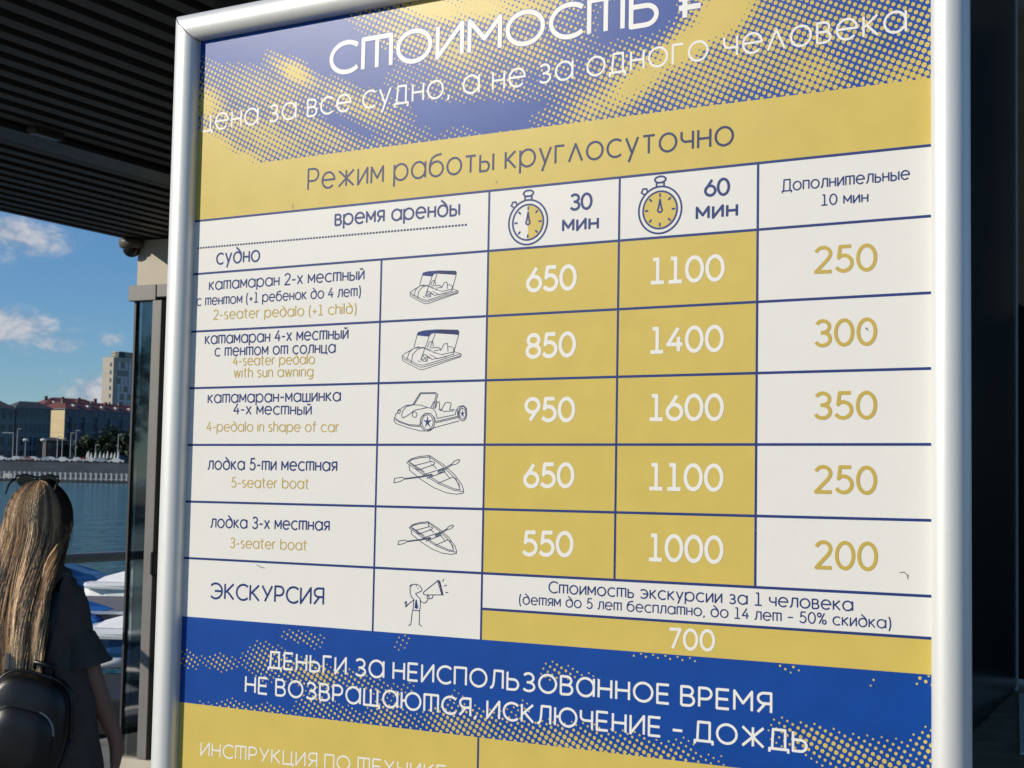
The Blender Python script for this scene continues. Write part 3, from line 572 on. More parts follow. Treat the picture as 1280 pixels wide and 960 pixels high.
kb('window_head', .208, 2.6, -.01, .14, 2.895, 2.982, m_frame, bev=.004)
kb('roof', .02, 2.6, .22, 5.0, 3.302, 3.36, m_dark)
px_ = [.183, .30, 1.35, 2.53]
kb('mullion', .183, .262, -.018, .08, -.20, 2.872, m_frame, bev=.004)
kb('mullion', .300, .37, .0, .09, -.20, 2.89, m_frame, bev=.004)
for x in px_[2:]: kb('mullion', x, x+.07, .0, .09, -.20, 2.89, m_frame, bev=.004)
kb('corner_post', .0, .016, .012, .06, -.20, 2.872, m_blackp)
kb('sill', -.03, 2.6, -.03, .12, -.296, -.202, m_clad)
kb('gap_seal', .264, .298, .03, .06, -.20, 2.89, m_blackp)
kb('window_pane', .018, .181, .028, .038, -.20, 2.872, mg)
for a, b_ in zip([.37]+[x+.07 for x in px_[2:-1]], px_[2:]): kb('window_pane', a+.002, b_-.002, .035, .045, -.20, 2.89, mg)
for y in (1.5, 3.0, 4.9): kb('mullion', .0, .07, y, y+.08, -.20, 2.98, m_frame)
for a, b_ in zip((.07, 1.58, 3.08), (1.5, 3.0, 4.9)): kb('window_pane', .02, .03, a+.01, b_-.002, -.20, 2.98, mg)
kb('interior_wall', 1.1, 1.2, .6, 4.9, -.29, 2.97, m_int); kb('interior_wall', 1.21, 2.5, .6, .7, -.29, 2.97, m_int)
kb('interior_counter', .35, 1.05, .35, 1.2, -.29, .8, m_frame)
MB().tube([(.292,-.03,1.02),(.292,-.06,1.03),(.292,-.06,1.17),(.292,-.03,1.18)], .012).build('door_handle', m_blackp, kiosk)

# canopy: dark slats running away along D ------------------------------------
m_slat = mat('dark_slat', (.056,.051,.043), .55, var=.22, scale=3, stretch=(1,1,1), bump=.05)
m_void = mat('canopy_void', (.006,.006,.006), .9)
cedge = KC.dot(E) - .02                          # canopy's lake edge measured along E
canopy = empty('canopy', (0,0,0), 0, 'dark canopy with parallel metal slats overhead behind the board', 'canopy')
def ED(a, b, z): q = E*a + D*b; return Vector((q.x, q.y, z))
NEAR_Y = 4.0                                    # the canopy's near edge runs square to the view
def dstart(a): return (NEAR_Y - a*E.y)/D.y       # start of a slat at E-offset a
Dend = KC.dot(D) + 8.0
slat0 = None
PITCH = .118; NS = 32
base = MB().box((0,0,0), (.060, 1.0, .047)); sl_me = None
for i in range(NS):
    a = cedge + .06 + i*PITCH; s0 = dstart(a); ln = Dend - s0
    if ln < .5: continue
    if sl_me is None: o = base.build('slat', m_slat, canopy); sl_me = o.data
    else: o = bpy.data.objects.new('slat', sl_me); C.objects.link(o); o.parent = canopy
    q = ED(a, s0 + ln/2, CH + .03 + random.uniform(-.002,.002)); o.location = q; o.rotation_euler = (0,0,RZ); o.scale = (1, ln, 1)
a0, a1 = cedge, cedge + NS*PITCH + .1
mb = MB()
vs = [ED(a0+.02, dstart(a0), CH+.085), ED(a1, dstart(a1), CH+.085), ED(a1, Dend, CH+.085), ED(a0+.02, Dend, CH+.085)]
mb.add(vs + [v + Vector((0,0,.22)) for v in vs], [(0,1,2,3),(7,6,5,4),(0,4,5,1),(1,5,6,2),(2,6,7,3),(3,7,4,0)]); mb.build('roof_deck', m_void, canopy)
fa, fb = ED(a0, dstart(a0)-.02, 0), ED(a0, Dend, 0)
MB().bar(fa + Vector((0,0,CH+.15)), fb + Vector((0,0,CH+.15)), .035, .30).build('fascia', mat('fascia_metal', (.05,.045,.04), .5), canopy)
fa, fb = ED(a0+.03, dstart(a0)-.03, 0), ED(a1, dstart(a1)-.03, 0)
MB().bar(fa + Vector((0,0,CH+.15)), fb + Vector((0,0,CH+.15)), .035, .30).build('fascia', MATS['fascia_metal'], canopy)
def linpt(px, py): return at_z(px, py, CH)
# long light track set between the slats
g = linpt(0, 156); ga = g.dot(E); q0 = ED(ga-.04, dstart(ga), CH-.008); q1 = ED(ga-.04, dstart(ga)+6.5, CH-.008)
MB().bar(q0, q1, .17, .02).build('light_track', mat('track_metal', (.055,.055,.048), .45), canopy)
lt = empty('ceiling_lamp', tuple(linpt(57, 165)), RZ, 'small unlit spotlight set in the slatted ceiling beside the flat light track', 'ceiling lamp')
MB().box((0,0,.0), (.05,.17,.026), bev=.004).build('housing', MATS['track_metal'], lt)
MB().box((0,0,-.018), (.036,.15,.008)).build('lens', mat('lamp_lens', (.12,.12,.11), .3), lt)
lt2 = empty('ceiling_lamp', tuple(linpt(289, 8)), RZ, 'small round spotlight with a bright warm rim above the top rail of the board', 'ceiling lamp')
MB().tube([(0,0,.03),(0,0,-.03)], [.05,.05], 16).build('housing', mat('lamp_housing', (.05,.05,.05), .4), lt2)
MB().tube([(0,0,-.03),(0,0,-.045)], [.036,.052], 16, caps=False).build('rim', m_alu, lt2)
bl = MB().ball((0,0,-.032), (.028,.028,.012)).build('bulb', mat('lamp_bulb', (.75,.55,.35), .15), lt2, smooth=True)
# security camera dome under the canopy corner
sc0 = linpt(165, 300); cm = empty('security_camera', (sc0.x, sc0.y, CH), 0, 'dark round dome camera hanging at the canopy corner above the kiosk', 'security camera')
MB().tube([(0,0,.0),(0,0,-.02),(0,0,-.045),(0,0,-.055)], [.075,.076,.068,.05], 24).build('housing', mat('camera_grey', (.10,.085,.07), .5), cm, smooth=True)
MB().ball((0,0,-.052), (.052,.052,.050), 20, 12).build('dome', mat('camera_dome', (.012,.009,.008), .08), cm, smooth=True)
# canopy posts, far right
for k, (px, dd) in enumerate(((-250, 7.6), (-900, 5.2))):
    q = at(px, 480, dd); MB().box((q.x, q.y, CH/2+.02), (.16,.16,CH-.05), RZ).build('canopy_post', m_dark); tag(C.objects[-1], ['near','far'][k] + ' square dark canopy post left of the picture', 'post', 'canopy posts')

# dark panelled block to the right of the board -------------------------------
q1 = at_z(1271, 866, 0); q0 = at_z(1216, 921, 0)
dirw = Vector((q1.x-q0.x, q1.y-q0.y, 0)).normalized(); nrm = Vector((-dirw.y, dirw.x, 0))       # nrm points left, out of the wall
wl = empty('dark_wall', (q1.x, q1.y, 0), math.atan2(dirw.y, dirw.x), 'black glossy panel wall with thin pale joints behind the right rail', 'wall')
def wb(name, x0, x1, y0, y1, z0, z1, m_, bev=0): return MB().box(((x0+x1)/2,(y0+y1)/2,(z0+z1)/2),(x1-x0,y1-y0,z1-z0)).build(name, m_, wl, bevel=bev)
m_panel = mat('black_gloss_panel', (.011,.012,.010), .22, var=.3, scale=1.3, spec=.35)
for i in range(6): wb('panel', -1.5*(i+1)+.006, -1.5*i-.006-(.012 if i == 0 else 0), 0, .05, .055, 6.2, m_panel)
wb('backing', -9.0, -.014, .055, .30, .03, 6.2, m_void)
wb('edge_trim', -.012, .012, -.012, .06, .0, 6.2, mat('pale_trim', (.50,.51,.50), .5))
wb('base_gap', -9.0, -.014, .02, .06, .0, .05, m_void)
c_ = (q0+q1)/2; mb = MB(); mb.box((c_.x+1.2, c_.y-.6, .012), (9.0, 6.0, .016), math.atan2(dirw.y, dirw.x)); tag(mb.build('paving', mat('warm_lit_brown_paving', (.30,.21,.105), .6, var=.3, scale=5, bump=.4, bscale=80)), kind='structure')  # warm bounced light is put into the brown of this slab
pc = [at_z(x, y, .026) for x, y in ((1273.5,867),(1420,864),(1420,938),(1275,942))]
tag(MB().prism([(p.x,p.y) for p in pc[::-1]], .021, .030).build('paving', mat('warm_lit_pale_paving', (.82,.70,.50), .8, var=.15, scale=4, bump=.3, bscale=60)), kind='structure')  # brighter, warmly lit floor painted in as a pale slab
fr = at(1290, 700, 13.6)
w2 = empty('black_partition', (fr.x, fr.y, 0), RZ, 'black partition beyond the pale trim at the right side of the photo', 'wall')
for i in range(9): MB().box((i*1.2, 0, 4.66), (1.19, .08, 9.2)).build('panel', m_panel, w2)  # unseen height and length added to keep sky out of the gloss wall

# ------------------------------------------------------------------ lakeside rail
m_rail = mat('painted_rail', (.26,.285,.30), .4, 0, var=.05, bump=.02)
rail_o = empty('railing', (0,0,0), 0, 'grey tubular railing along the lake edge behind the woman', 'railing')
ra = RE.dot(E); rd = RE.dot(D)
MB().tube([ED(ra, rd-13, 1.166), ED(ra, rd+16, 1.166)], .031, 12).build('handrail', m_rail, rail_o, smooth=True)
for k in range(-4, 6):
    s = rd - 2.05 + k*2.9
    MB().tube([ED(ra, s, 0.0), ED(ra, s, 1.15)], .022, 10).build('post', m_rail, rail_o, smooth=True)

# ------------------------------------------------------------------ moored pedal boats and float
m_white = mat('white_gelcoat', (.80,.81,.80), .3, var=.05, scale=3, dirt=((.45,.46,.44), 5, .6, .4)); m_bluehull = mat('blue_gelcoat', (.010,.055,.17), .3, var=.1, scale=3)
m_cream = mat('cream_seat', (.62,.52,.36), .6, var=.06); m_float = mat('grey_float', (.17,.16,.155), .8, var=.15, scale=6, bump=.2, bscale=50); m_bblue = mat('bright_blue_plastic', (.012,.13,.45), .4)
m_steel = mat('boat_steel', (.45,.47,.50), .35, .7)
def hull_part(b, y0, y1, z0, z1, bow, k=0.12):
    # long float with pointed raised bow at -x
    xs = [-1.5, -1.38, -1.05, -.5, .4, 1.35, 1.5]; fz = [.22, .12, .04, 0, 0, .02, .10]; fw = [.10, .45, .80, 1, 1, .96, .8]
    ym = (y0+y1)/2; hw = (y1-y0)/2; rg = []
    for x, a, ww in zip(xs, fz, fw):
        zb = z0 + a; w_ = hw*ww
        rg.append([(x, ym-w_, z1), (x, ym-w_*1.0, (z1+zb)/2), (x, ym-w_*.6, zb), (x, ym+w_*.6, zb), (x, ym+w_, (z1+zb)/2), (x, ym+w_, z1)])
    b.rings(rg)
def pedal_boat(loc, rz, label, bow_m, cap_m, seats=True, extra=None):
    t_ = empty('pedal_boat', loc, rz, label, 'pedal boat', 'pedal boats moored at the floats')
    for s in (-1, 1):
        b = MB(); hull_part(b, s*.52-.24, s*.52+.24, -.12, .24, True); b.build('hull', bow_m, t_)
    b = MB(); out = [(-1.56,-.42),(-1.36,-.80),(1.5,-.80),(1.56,-.66),(1.56,.66),(1.5,.80),(-1.36,.80),(-1.56,.42)]
    def sc(k, dz): return [(x*k, y*k, dz(x)) for x, y in out]
    b.rings([sc(1.0, lambda x: .243), sc(1.015, lambda x: .28), sc(1.0, lambda x: .325), sc(.93, lambda x: .345)]); b.build('deck', cap_m, t_)
    b = MB(); b.rings([[(-1.30,-.58,.35),(-.45,-.62,.35),(-.45,.62,.35),(-1.30,.58,.35)], [(-1.18,-.48,.43),(-.50,-.52,.56),(-.50,.52,.56),(-1.18,.48,.43)], [(-1.0,-.38,.46),(-.58,-.44,.60),(-.58,.44,.60),(-1.0,.38,.46)]]); b.build('bow_cowl', cap_m, t_)
    if seats:
        for x in (-.05, .85):
            for y in (-.34, .34):
                MB().box((x, y, .42), (.42,.44,.12), bev=.03).build('seat', m_cream, t_); MB().box((x+.22, y, .62), (.10,.44,.42), bev=.03).build('backrest', m_cream, t_)
    MB().tube([(-.42,0,.56),(-.30,0,.72),(-.18,0,.74)], .015, 8).build('steering_lever', m_steel, t_)
    b = MB()
    for y in (-.22, .22): b.tube([(-.42,y-.10,.42),(-.30,y-.10,.48),(-.30,y+.10,.48),(-.42,y+.10,.42)], .012, 6)
    b.build('pedals', m_steel, t_)
    MB().tube([(-1.36,-.79,.29),(1.5,-.815,.29)], .018, 6).build('rub_rail', m_steel, t_)
    return t_
bA = at(152, 810, 18.3); a1 = pedal_boat((bA.x+1.02, bA.y+.35, WZ), math.radians(-4), 'white decked pedal boat with dark blue hull nearest the kiosk window', m_bluehull, m_white)
bB = at(152, 738, 26.0); a2 = pedal_boat((bB.x+.92, bB.y+.4, WZ), math.radians(-8), 'white pedal boat with white hull beyond the grey float', m_white, m_white)
bC = at(84, 738, 26.6); a3 = pedal_boat((bC.x-.75, bC.y+.2, WZ), math.radians(186), 'blue pedal boat beside the shoulder of the woman', m_bblue, m_bluehull)
bD = at(95, 800, 19.0); a4 = pedal_boat((bD.x-1.0, bD.y+.5, WZ), math.radians(178), 'bright blue pedal boat hidden mostly by the woman in black', m_bblue, m_bblue)
# raised white engine cover on the far white boat
# boats further up the edge, seen mirrored in the kiosk glass
for k, (a, d_) in enumerate(((-2.2,-1.5),(-2.6,1.2),(-6.5,-3.0),(-6.9,.2),(-11,-4.5))):
    q = E*(edge+a) + D*(rd+d_-4); bt = copy_tree(a1); bt.location = (q.x, q.y, WZ); bt.rotation_euler = (0,0,RZ + (PI if k % 2 else 0) + .1*k)
    bt['label'] = ['pedal boat moored right beside the deck behind the woman', 'pedal boat moored one row out past the first boat by the rail', 'pedal boat lying off the rail well left of the woman', 'pedal boat turned round off the rail to the left', 'farthest left pedal boat out on the open water'][k]
fl = empty('floating_pontoon', tuple(at(125, 755, 20.6)), 0, 'grey floating pontoon between the white pedal boats', 'pontoon')
fl.location.z = WZ; 
for i in range(-4, 5): MB().box((i*1.5, 0, .20), (1.47, 2.9, .44), bev=.02).build('float_block', m_float, fl)
MB().box((0,-1.47,.435), (13.0,.07,.03)).build('edge_strip', mat('pale_strip', (.5,.55,.6), .5), fl)
fl.rotation_euler = (0,0,math.radians(5))
g2 = at_z(134, 838, -.10); gd = empty('dark_gangway', (g2.x+.4, g2.y-.75, WZ), math.radians(4), 'low black rubber edged gangway below the blue hull', 'gangway')
for i in range(-2, 3): MB().box((i*1.0, 0, .17), (.98, 1.7, .30), bev=.02).build('float_block', mat('black_rubber', (.02,.02,.02), .7), gd)
fd = at_z(133, 833, -.06); MB().tube([(fd.x-.13,fd.y,fd.z),(fd.x-.115,fd.y,fd.z+.02),(fd.x+.12,fd.y+.04,fd.z+.03),(fd.x+.16,fd.y+.04,fd.z+.02)], [.02,.045,.048,.02], 12).build('fender', m_white, smooth=True)
tag(C.objects[-1], 'small white fender lying on the edge of the black gangway', 'fender')

# ------------------------------------------------------------------ far shore
BZ = 5.1                                         # street level across the lake
m_quay = mat('far_quay_stone_shaded', (.040,.050,.060), .9, var=.35, scale=.25, bump=.3, bscale=2)  # shade of a face turned from the sun put into the dark colour
m_walk = mat('far_walk', (.16,.16,.15), .9)
mb = MB(); xs = (-420, 420)
pts = [(411.0, WZ-1), (411.0, .25), (418.0, .27), (428.0, BZ-.25), (428.3, BZ), (3000, BZ)]
for i in range(len(pts)-1):
    (y0, z0), (y1, z1) = pts[i], pts[i+1]; X0 = 2600
    mb.add([(-X0,y0,z0),(X0,y0,z0),(X0,y1,z1),(-X0,y1,z1)], [(0,1,2,3)])
tag(mb.build('embankment', m_quay), kind='structure')
m_bal = mat('white_balustrade', (.62,.60,.55), .7)
bal = empty('balustrade', (-100, 411.4, .25), 0, 'long white balustrade at the water line of the far shore', 'balustrade')
pm = MB().box((0,0,.95), (.34,.34,1.9)).box((0,0,1.95), (.5,.5,.12)); pm0 = None
for i in range(64):
    if pm0 is None: o = pm.build('post', m_bal, bal); pm0 = o.data
    else: o = bpy.data.objects.new('post', pm0); C.objects.link(o); o.parent = bal
    o.location = (-58 + i*1.36 + random.uniform(-.05,.05), 0, 0)
MB().box((-15,0,1.72), (88,.16,.12)).build('top_rail', m_bal, bal); MB().box((-15,0,.35), (88,.16,.12)).build('bottom_rail', m_bal, bal)
for k in range(3):
    q = at(12 + k*.4, 600, 411); 
bx = at(11, 598, 414); MB().box((bx.x, 414, .95), (2.6,1.6,1.3), bev=.2).build('white_booth', m_bal); tag(C.objects[-1], 'small white booth behind the balustrade low at the far left', 'booth')

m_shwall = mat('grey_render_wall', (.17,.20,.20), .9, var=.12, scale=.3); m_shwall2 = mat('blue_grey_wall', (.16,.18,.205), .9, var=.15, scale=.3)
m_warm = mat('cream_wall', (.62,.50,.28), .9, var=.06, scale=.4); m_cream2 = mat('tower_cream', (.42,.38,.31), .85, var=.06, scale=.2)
m_redroof = mat('red_roof', (.17,.055,.045), .8, var=.2, scale=1); m_greyroof = mat('dark_grey_roof', (.075,.075,.08), .7, var=.15, scale=1)
m_win = mat('far_window', (.035,.045,.055), .25); m_trimw = mat('far_trim', (.52,.50,.46), .8)
def hipblock(name, label, p0, ang, ln, dp, z0, h, rh, wallm, roofm, floors, bays, cat='building', winw=.45, hip=True, trim=True, win_m=None, sides=True, front_bal=False, chim=0):
    """p0: near left ground corner, front runs along angle ang for ln metres"""
    o = empty(name, (p0[0], p0[1], z0), ang, label, cat)
    MB().box((ln/2, dp/2, h/2), (ln, dp, h)).build('wall', wallm, o)
    ov = .5; r0 = h+.0
    if hip: top = [(ln*.0+dp*.45, dp/2, h+rh), (ln-dp*.45, dp/2, h+rh)] if ln > dp else [(ln/2, ln*.45, h+rh), (ln/2, dp-ln*.45, h+rh)]
    else: top = [(0-ov, dp/2, h+rh), (ln+ov, dp/2, h+rh)]
    vs = [(-ov,-ov,h+.35),(ln+ov,-ov,h+.35),(ln+ov,dp+ov,h+.35),(-ov,dp+ov,h+.35)] + top
    if rh > 0:
        if ln > dp or not hip: fs = [(0,1,5,4),(2,3,4,5),(1,2,5),(3,0,4),(3,2,1,0)]
        else: fs = [(0,1,4),(1,2,5,4),(2,3,5),(3,0,4,5),(3,2,1,0)]
        ro = MB().add(vs, fs).build('roof', roofm, o)
        for k in range(chim):
            x = ln*(k+.6)/chim; MB().box((x, dp*.42, h+rh*.8), (.9,.8,2.0)).build('chimney', m_redroof if k % 2 else m_greyroof, ro)
            MB().box((x+1.6, dp*.16, h+.35+rh*.30), (1.2,1.2,1.1)).build('dormer', m_trimw, ro)
    MB().box((ln/2, dp/2, h+.18), (ln+.9, dp+.9, .34)).build('cornice', m_trimw if trim else wallm, o)
    wm = win_m or m_win
    fh = h/floors; bw = ln/bays; wme = None; pme = None
    for f in range(floors):
        for b_ in range(bays):
            loc = ((b_+.5)*bw, 0, f*fh + fh*.55)
            if wme is None:
                o1 = MB().box((0,-.03,0), (bw*winw+.24, .12, fh*.60+.24)).build('window', m_trimw if trim else wallm, o); wme = o1.data; p1 = MB().box((0,-.10,0), (bw*winw, .06, fh*.60)).build('pane', wm, o1); pme = p1.data
            else:
                o1 = bpy.data.objects.new('window', wme); C.objects.link(o1); o1.parent = o; p1 = bpy.data.objects.new('pane', pme); C.objects.link(p1); p1.parent = o1
            o1.location = loc
    return o
def gp(px, dist): q = at(px, 590, dist); return (q.x, q.y)
AE = math.radians(60)                            # fronts turned away from the sun
# left pair of grey buildings with dark hip roofs
hipblock('office_building', 'grey five storey building with dark hipped roof at the left edge', gp(-52, 436), math.radians(38), 15.5, 16, BZ, 15.0, 5.0, m_shwall, m_greyroof, 4, 7, trim=False)
hipblock('office_building', 'grey four storey building with dark roof left of the cream wall', gp(17, 447), math.radians(46), 11.2, 6, BZ, 15.6, 2.2, m_shwall, m_greyroof, 4, 8, winw=.42, trim=False)
# the long red roofed row with its sunlit cream end wall
p0 = gp(79, 490)
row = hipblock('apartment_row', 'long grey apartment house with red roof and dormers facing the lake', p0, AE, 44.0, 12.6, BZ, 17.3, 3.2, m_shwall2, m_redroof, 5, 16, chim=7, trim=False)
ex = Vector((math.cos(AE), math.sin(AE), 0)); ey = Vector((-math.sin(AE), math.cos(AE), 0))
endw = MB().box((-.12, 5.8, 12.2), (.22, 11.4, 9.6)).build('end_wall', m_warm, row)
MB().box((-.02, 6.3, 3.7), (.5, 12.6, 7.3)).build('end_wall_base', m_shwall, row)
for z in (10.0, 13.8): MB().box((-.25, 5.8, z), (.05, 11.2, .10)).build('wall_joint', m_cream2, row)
for i in range(7): MB().box((2.5+i*5.6, -.5, 8.6), (.5, .9, 13.0)).build('pilaster', m_shwall, row)
# low annexe between them
hipblock('low_house', 'low brown house under the cream end wall', gp(56, 441), math.radians(40), 6.5, 6, BZ, 6.0, 1.2, mat('brown_wall', (.10,.085,.07), .9), m_greyroof, 2, 3, trim=False)
hipblock('brick_house', 'dark red roofed house standing behind the grey buildings', gp(50, 520), math.radians(40), 24, 14, BZ, 19.5, 3.5, mat('brick_wall_far', (.20,.10,.07), .9), m_redroof, 5, 8, chim=4)
# hotel tower
tp = gp(137, 700); tw = empty('tower_block', (tp[0], tp[1], BZ), AE, 'tall cream and glass tower block rising above the red roofs', 'tower')
TH = 50.5
MB().box((14, 3.4, TH/2), (28, 6.8, TH)).build('wall', m_cream2, tw)
m_tglass = mat('tower_glass', (.05,.07,.08), .2); m_tw = mat('tower_white', (.62,.63,.60), .7)
fl_h = (TH-4)/13; me0 = me1 = None
for f in range(13):
    MB().box((15.2, -.10, 2.2+f*fl_h), (25.6, .25, .55)).build('floor_band', m_tw, tw)
    for b_ in range(11):
        k = random.random(); nm = 'window' if k < .62 else 'window_blind'
        z = 2.2 + (f+.5)*fl_h + .2
        if nm == 'window':
            if me0 is None: o1 = MB().box((0,-.06,0), (1.75,.10,fl_h-.75)).build(nm, m_tglass, tw); me0 = o1.data
            else: o1 = bpy.data.objects.new(nm, me0); C.objects.link(o1); o1.parent = tw
        else:
            if me1 is None: o1 = MB().box((0,-.06,0), (1.2,.10,fl_h-.85)).build(nm, m_tw, tw); me1 = o1.data
            else: o1 = bpy.data.objects.new(nm, me1); C.objects.link(o1); o1.parent = tw
        o1.location = (3.6 + b_*2.32, 0, z)
    MB().box((-.05, 1.6, 2.2+(f+.55)*fl_h), (.16, .9, 1.7)).build('side_window', m_tglass, tw)
MB().box((13, 3.4, TH+1.5), (17, 5, 3)).build('roof_storey', m_cream2, tw); MB().box((5.6, 1.6, TH+1.3), (4.0, 2.2, 2.9)).build('plant_room', mat('plant_dark', (.03,.05,.05), .6), tw)
for z in (TH+.9, TH+2.2): MB().box((13, 3.4, z), (17.3, 5.3, .35)).build('louvre', m_greyroof, tw)
hipblock('pale_house', 'small pale house with flat top below the tower block', gp(122, 620), math.radians(35), 9, 10, BZ, 19.5, 0, mat('pale_yellow_wall', (.60,.52,.34), .9), m_greyroof, 5, 3, hip=False)
hipblock('pale_house', 'white house beside the kiosk edge on the far shore skyline', gp(147, 560), math.radians(35), 7, 10, BZ, 17.5, 0, m_trimw, m_greyroof, 5, 3, hip=False)
# more town outside the frame on both sides
for k, (px, dist, ln, h, mm) in enumerate(((-150, 455, 24, 15, m_shwall),(-260, 460, 26, 18, m_shwall2),(-420,470,34,14,m_cream2),(260, 480, 40, 17, m_shwall2),(420, 500, 36, 16, m_cream2),(600, 520, 44, 19, m_shwall),(820, 540, 40, 15, m_cream2),(1100,560,50,18,m_shwall))):
    hipblock('town_house', ['grey house left of the picture','blue grey house further left','cream house far to the left','blue grey house behind the kiosk','cream house behind the board','tall grey house behind the board','low cream house behind the board','grey house behind the right rail'][k] + ' across the lake', gp(px, dist), math.radians(30), ln, 14, BZ, h, 3.2, mm, (m_redroof, m_greyroof)[k % 2], 4, 7)

# lamp posts, cars, parasols and trees along the far street
m_pole = mat('pale_pole', (.36,.36,.35), .5)
def far_post(px, ytop, dist, label, head):
    b0 = at(px, 590, dist); top = at(px, ytop, dist).z
    o = empty('street_lamp', (b0.x, b0.y, BZ), 0, label, 'street lamp', 'street lamps across the lake'); h = top-BZ
    MB().tube([(0,0,0),(0,0,h)], [.17,.10], 6).build('pole', m_pole, o)
    if head == 'ball':
        MB().ball((0,0,h), (1.0,.9,.5), 10, 6).build('lamp_shade', m_bal, o, smooth=True)
    elif head == 'arm': MB().bar((-3.2,0,h),(0,0,h),.22,.25).build('arm', m_pole, o)
    else: MB().box((.5,0,h), (1.1,.35,.18)).build('lamp_head', m_pole, o)
for a in [(15,541,437,'tall pale mast with a long arm at the left edge of the far street','arm'),(20,536,436,'tall plain lamp mast between the two grey houses','h'),(30.5,550,437,'lamp with a flat white head before the grey house','ball'),(53,550,437,'lamp with a big white mushroom head near the cream wall','ball'),
          (70.5,546,436,'lamp mast just under the cream end wall','h'),(76.5,548,437,'lamp mast right of the cream end wall','h'),(87,541,438,'lamp mast before the first bays of the red roofed row','h'),(93.5,538,438,'lamp mast with green bush at its foot','h'),(118.5,556,439,'short lamp mast between the dark trees','h'),(146.5,543,439,'lamp mast close to the kiosk edge across the lake','h')]: far_post(*a)
m_car = {'white': mat('car_white', (.70,.70,.68), .35), 'silver': mat('car_silver', (.40,.41,.42), .3, .5), 'dark': mat('car_dark', (.03,.035,.04), .3), 'red': mat('car_red', (.22,.05,.04), .35)}
m_tyre = mat('tyre', (.02,.02,.02), .8)
car0 = {}
def far_car(px, dist, colr, label):
    q = at(px, 590, dist)
    if colr not in car0:
        o = empty('parked_car', (0,0,0), 0, label, 'car', 'cars along the far street')
        b = MB(); pr = [(-2.1,.3),(-2.15,.75),(-1.9,.88),(-1.2,.95),(-.7,1.40),(.6,1.45),(1.3,.98),(2.05,.90),(2.15,.6),(2.1,.3)]
        b.rings([[(x,-.82,z) for x, z in pr], [(x,-.62 if z > 1 else -.85,z) for x, z in pr], [(x,.62 if z > 1 else .85,z) for x, z in pr], [(x,.82,z) for x, z in pr]]); b.build('body', m_car[colr], o)
        MB().add([(-1.05,-.80,.98),(1.1,-.80,1.0),(.55,-.70,1.36),(-.66,-.70,1.33)], [(0,1,2,3)]).build('window', m_win, o)
        for x in (-1.3, 1.3):
            for y in (-.8, .8): MB().tube([(x,y-.1,.32),(x,y+.1,.32)], .32, 10).build('wheel', m_tyre, o)
        car0[colr] = o
    else: o = copy_tree(car0[colr]); o['label'] = label
    o.location = (q.x, q.y, BZ)
for px, colr, lb in ((0,'white','white car at the left edge of the far street'),(20,'white','white car below the plain mast between the grey houses'),(27,'silver','silver car next to the flat headed lamp'),(34,'red','dull red car before the grey house'),(41,'white','white car left of the mushroom headed lamp'),(49,'dark','dark car by the foot of the mushroom headed lamp'),(57,'silver','silver car under the low brown house'),
        (63,'white','white car set back below the cream wall'),(78,'white','white car right of the cream wall below the row'),(86,'dark','dark car before the first bays of the row'),(96,'white','white car by the green bush'),(104,'red','brownish red car left of the folded parasols'),(112.5,'white','white car below the leftmost folded parasols'),(126,'silver','silver car below the middle of the folded parasols'),(137,'dark','dark car below the right folded parasols'),(145,'white','white car close to the kiosk edge')):
    far_car(px, 431 if colr != 'dark' else 433, colr, lb)
def parasol(px, h, label):
    q = at(px, 590, 436); o = empty('folded_parasol', (q.x, q.y, BZ), 0, label, 'parasol', 'folded white parasols on the far street')
    MB().tube([(0,0,0),(0,0,h)], .06, 6).build('pole', m_pole, o)
    MB().tube([(0,0,.5),(0,0,.7),(0,0,h*.7),(0,0,h)], [.42,.50,.30,.05], 8).build('canopy', m_bal, o)
for i, px in enumerate((108.5,110.3,113.5,118.8,124.5,129.3,133.8,138.8,143,147.5)): parasol(px, 3.2 + .3*math.sin(i*2.3), ['leftmost folded white parasol in the row','second folded white parasol from the left, touching the first','third folded white parasol left of the short lamp mast','folded white parasol at the short lamp mast','folded white parasol under the reddish bush','sixth folded white parasol in the far row','seventh folded white parasol before the dark trees','eighth folded white parasol before the dark trees','folded white parasol left of the last lamp mast','rightmost folded white parasol beside the kiosk edge'][i])

mf = bpy.data.materials.new('foliage'); mf.use_nodes = True; t = mf.node_tree; p = t.nodes['Principled BSDF']; p.inputs['Roughness'].default_value = .7
oi = nd(t, 'ShaderNodeNewGeometry'); cr = nd(t, 'ShaderNodeMix', data_type='RGBA'); t.links.new(oi.outputs['Random Per Island'], cr.inputs[0]); cr.inputs[6].default_value = (.016,.030,.014,1); cr.inputs[7].default_value = (.055,.080,.030,1); t.links.new(cr.outputs[2], p.inputs['Base Color'])
m_bark = mat('bark', (.09,.07,.05), .9)
def tree_mesh(h, r, n, seed, leaf):
    rnd = random.Random(seed); v = []; f = []
    clumps = [(rnd.gauss(0,r*.42), rnd.gauss(0,r*.42), h*.35+rnd.random()*h*.58, r*rnd.uniform(.28,.5)) for _ in range(16)]
    for i in range(n):
        cx, cy, cz, cr_ = rnd.choice(clumps); d = Vector((rnd.gauss(0,1),rnd.gauss(0,1),rnd.gauss(0,1))).normalized()*cr_*rnd.uniform(.55,1.05)
        c_ = Vector((cx,cy,cz)) + d; a = Vector((rnd.gauss(0,1),rnd.gauss(0,1),rnd.gauss(0,1))).normalized(); b_ = a.cross(Vector((rnd.random(),rnd.random(),rnd.random()+.1))).normalized(); s = leaf*rnd.uniform(.6,1.3)
        k = len(v); v += [c_+a*s, c_+b_*s*.6, c_-a*s, c_-b_*s*.6]; f.append((k,k+1,k+2,k+3))
    return v, f
tm = {}
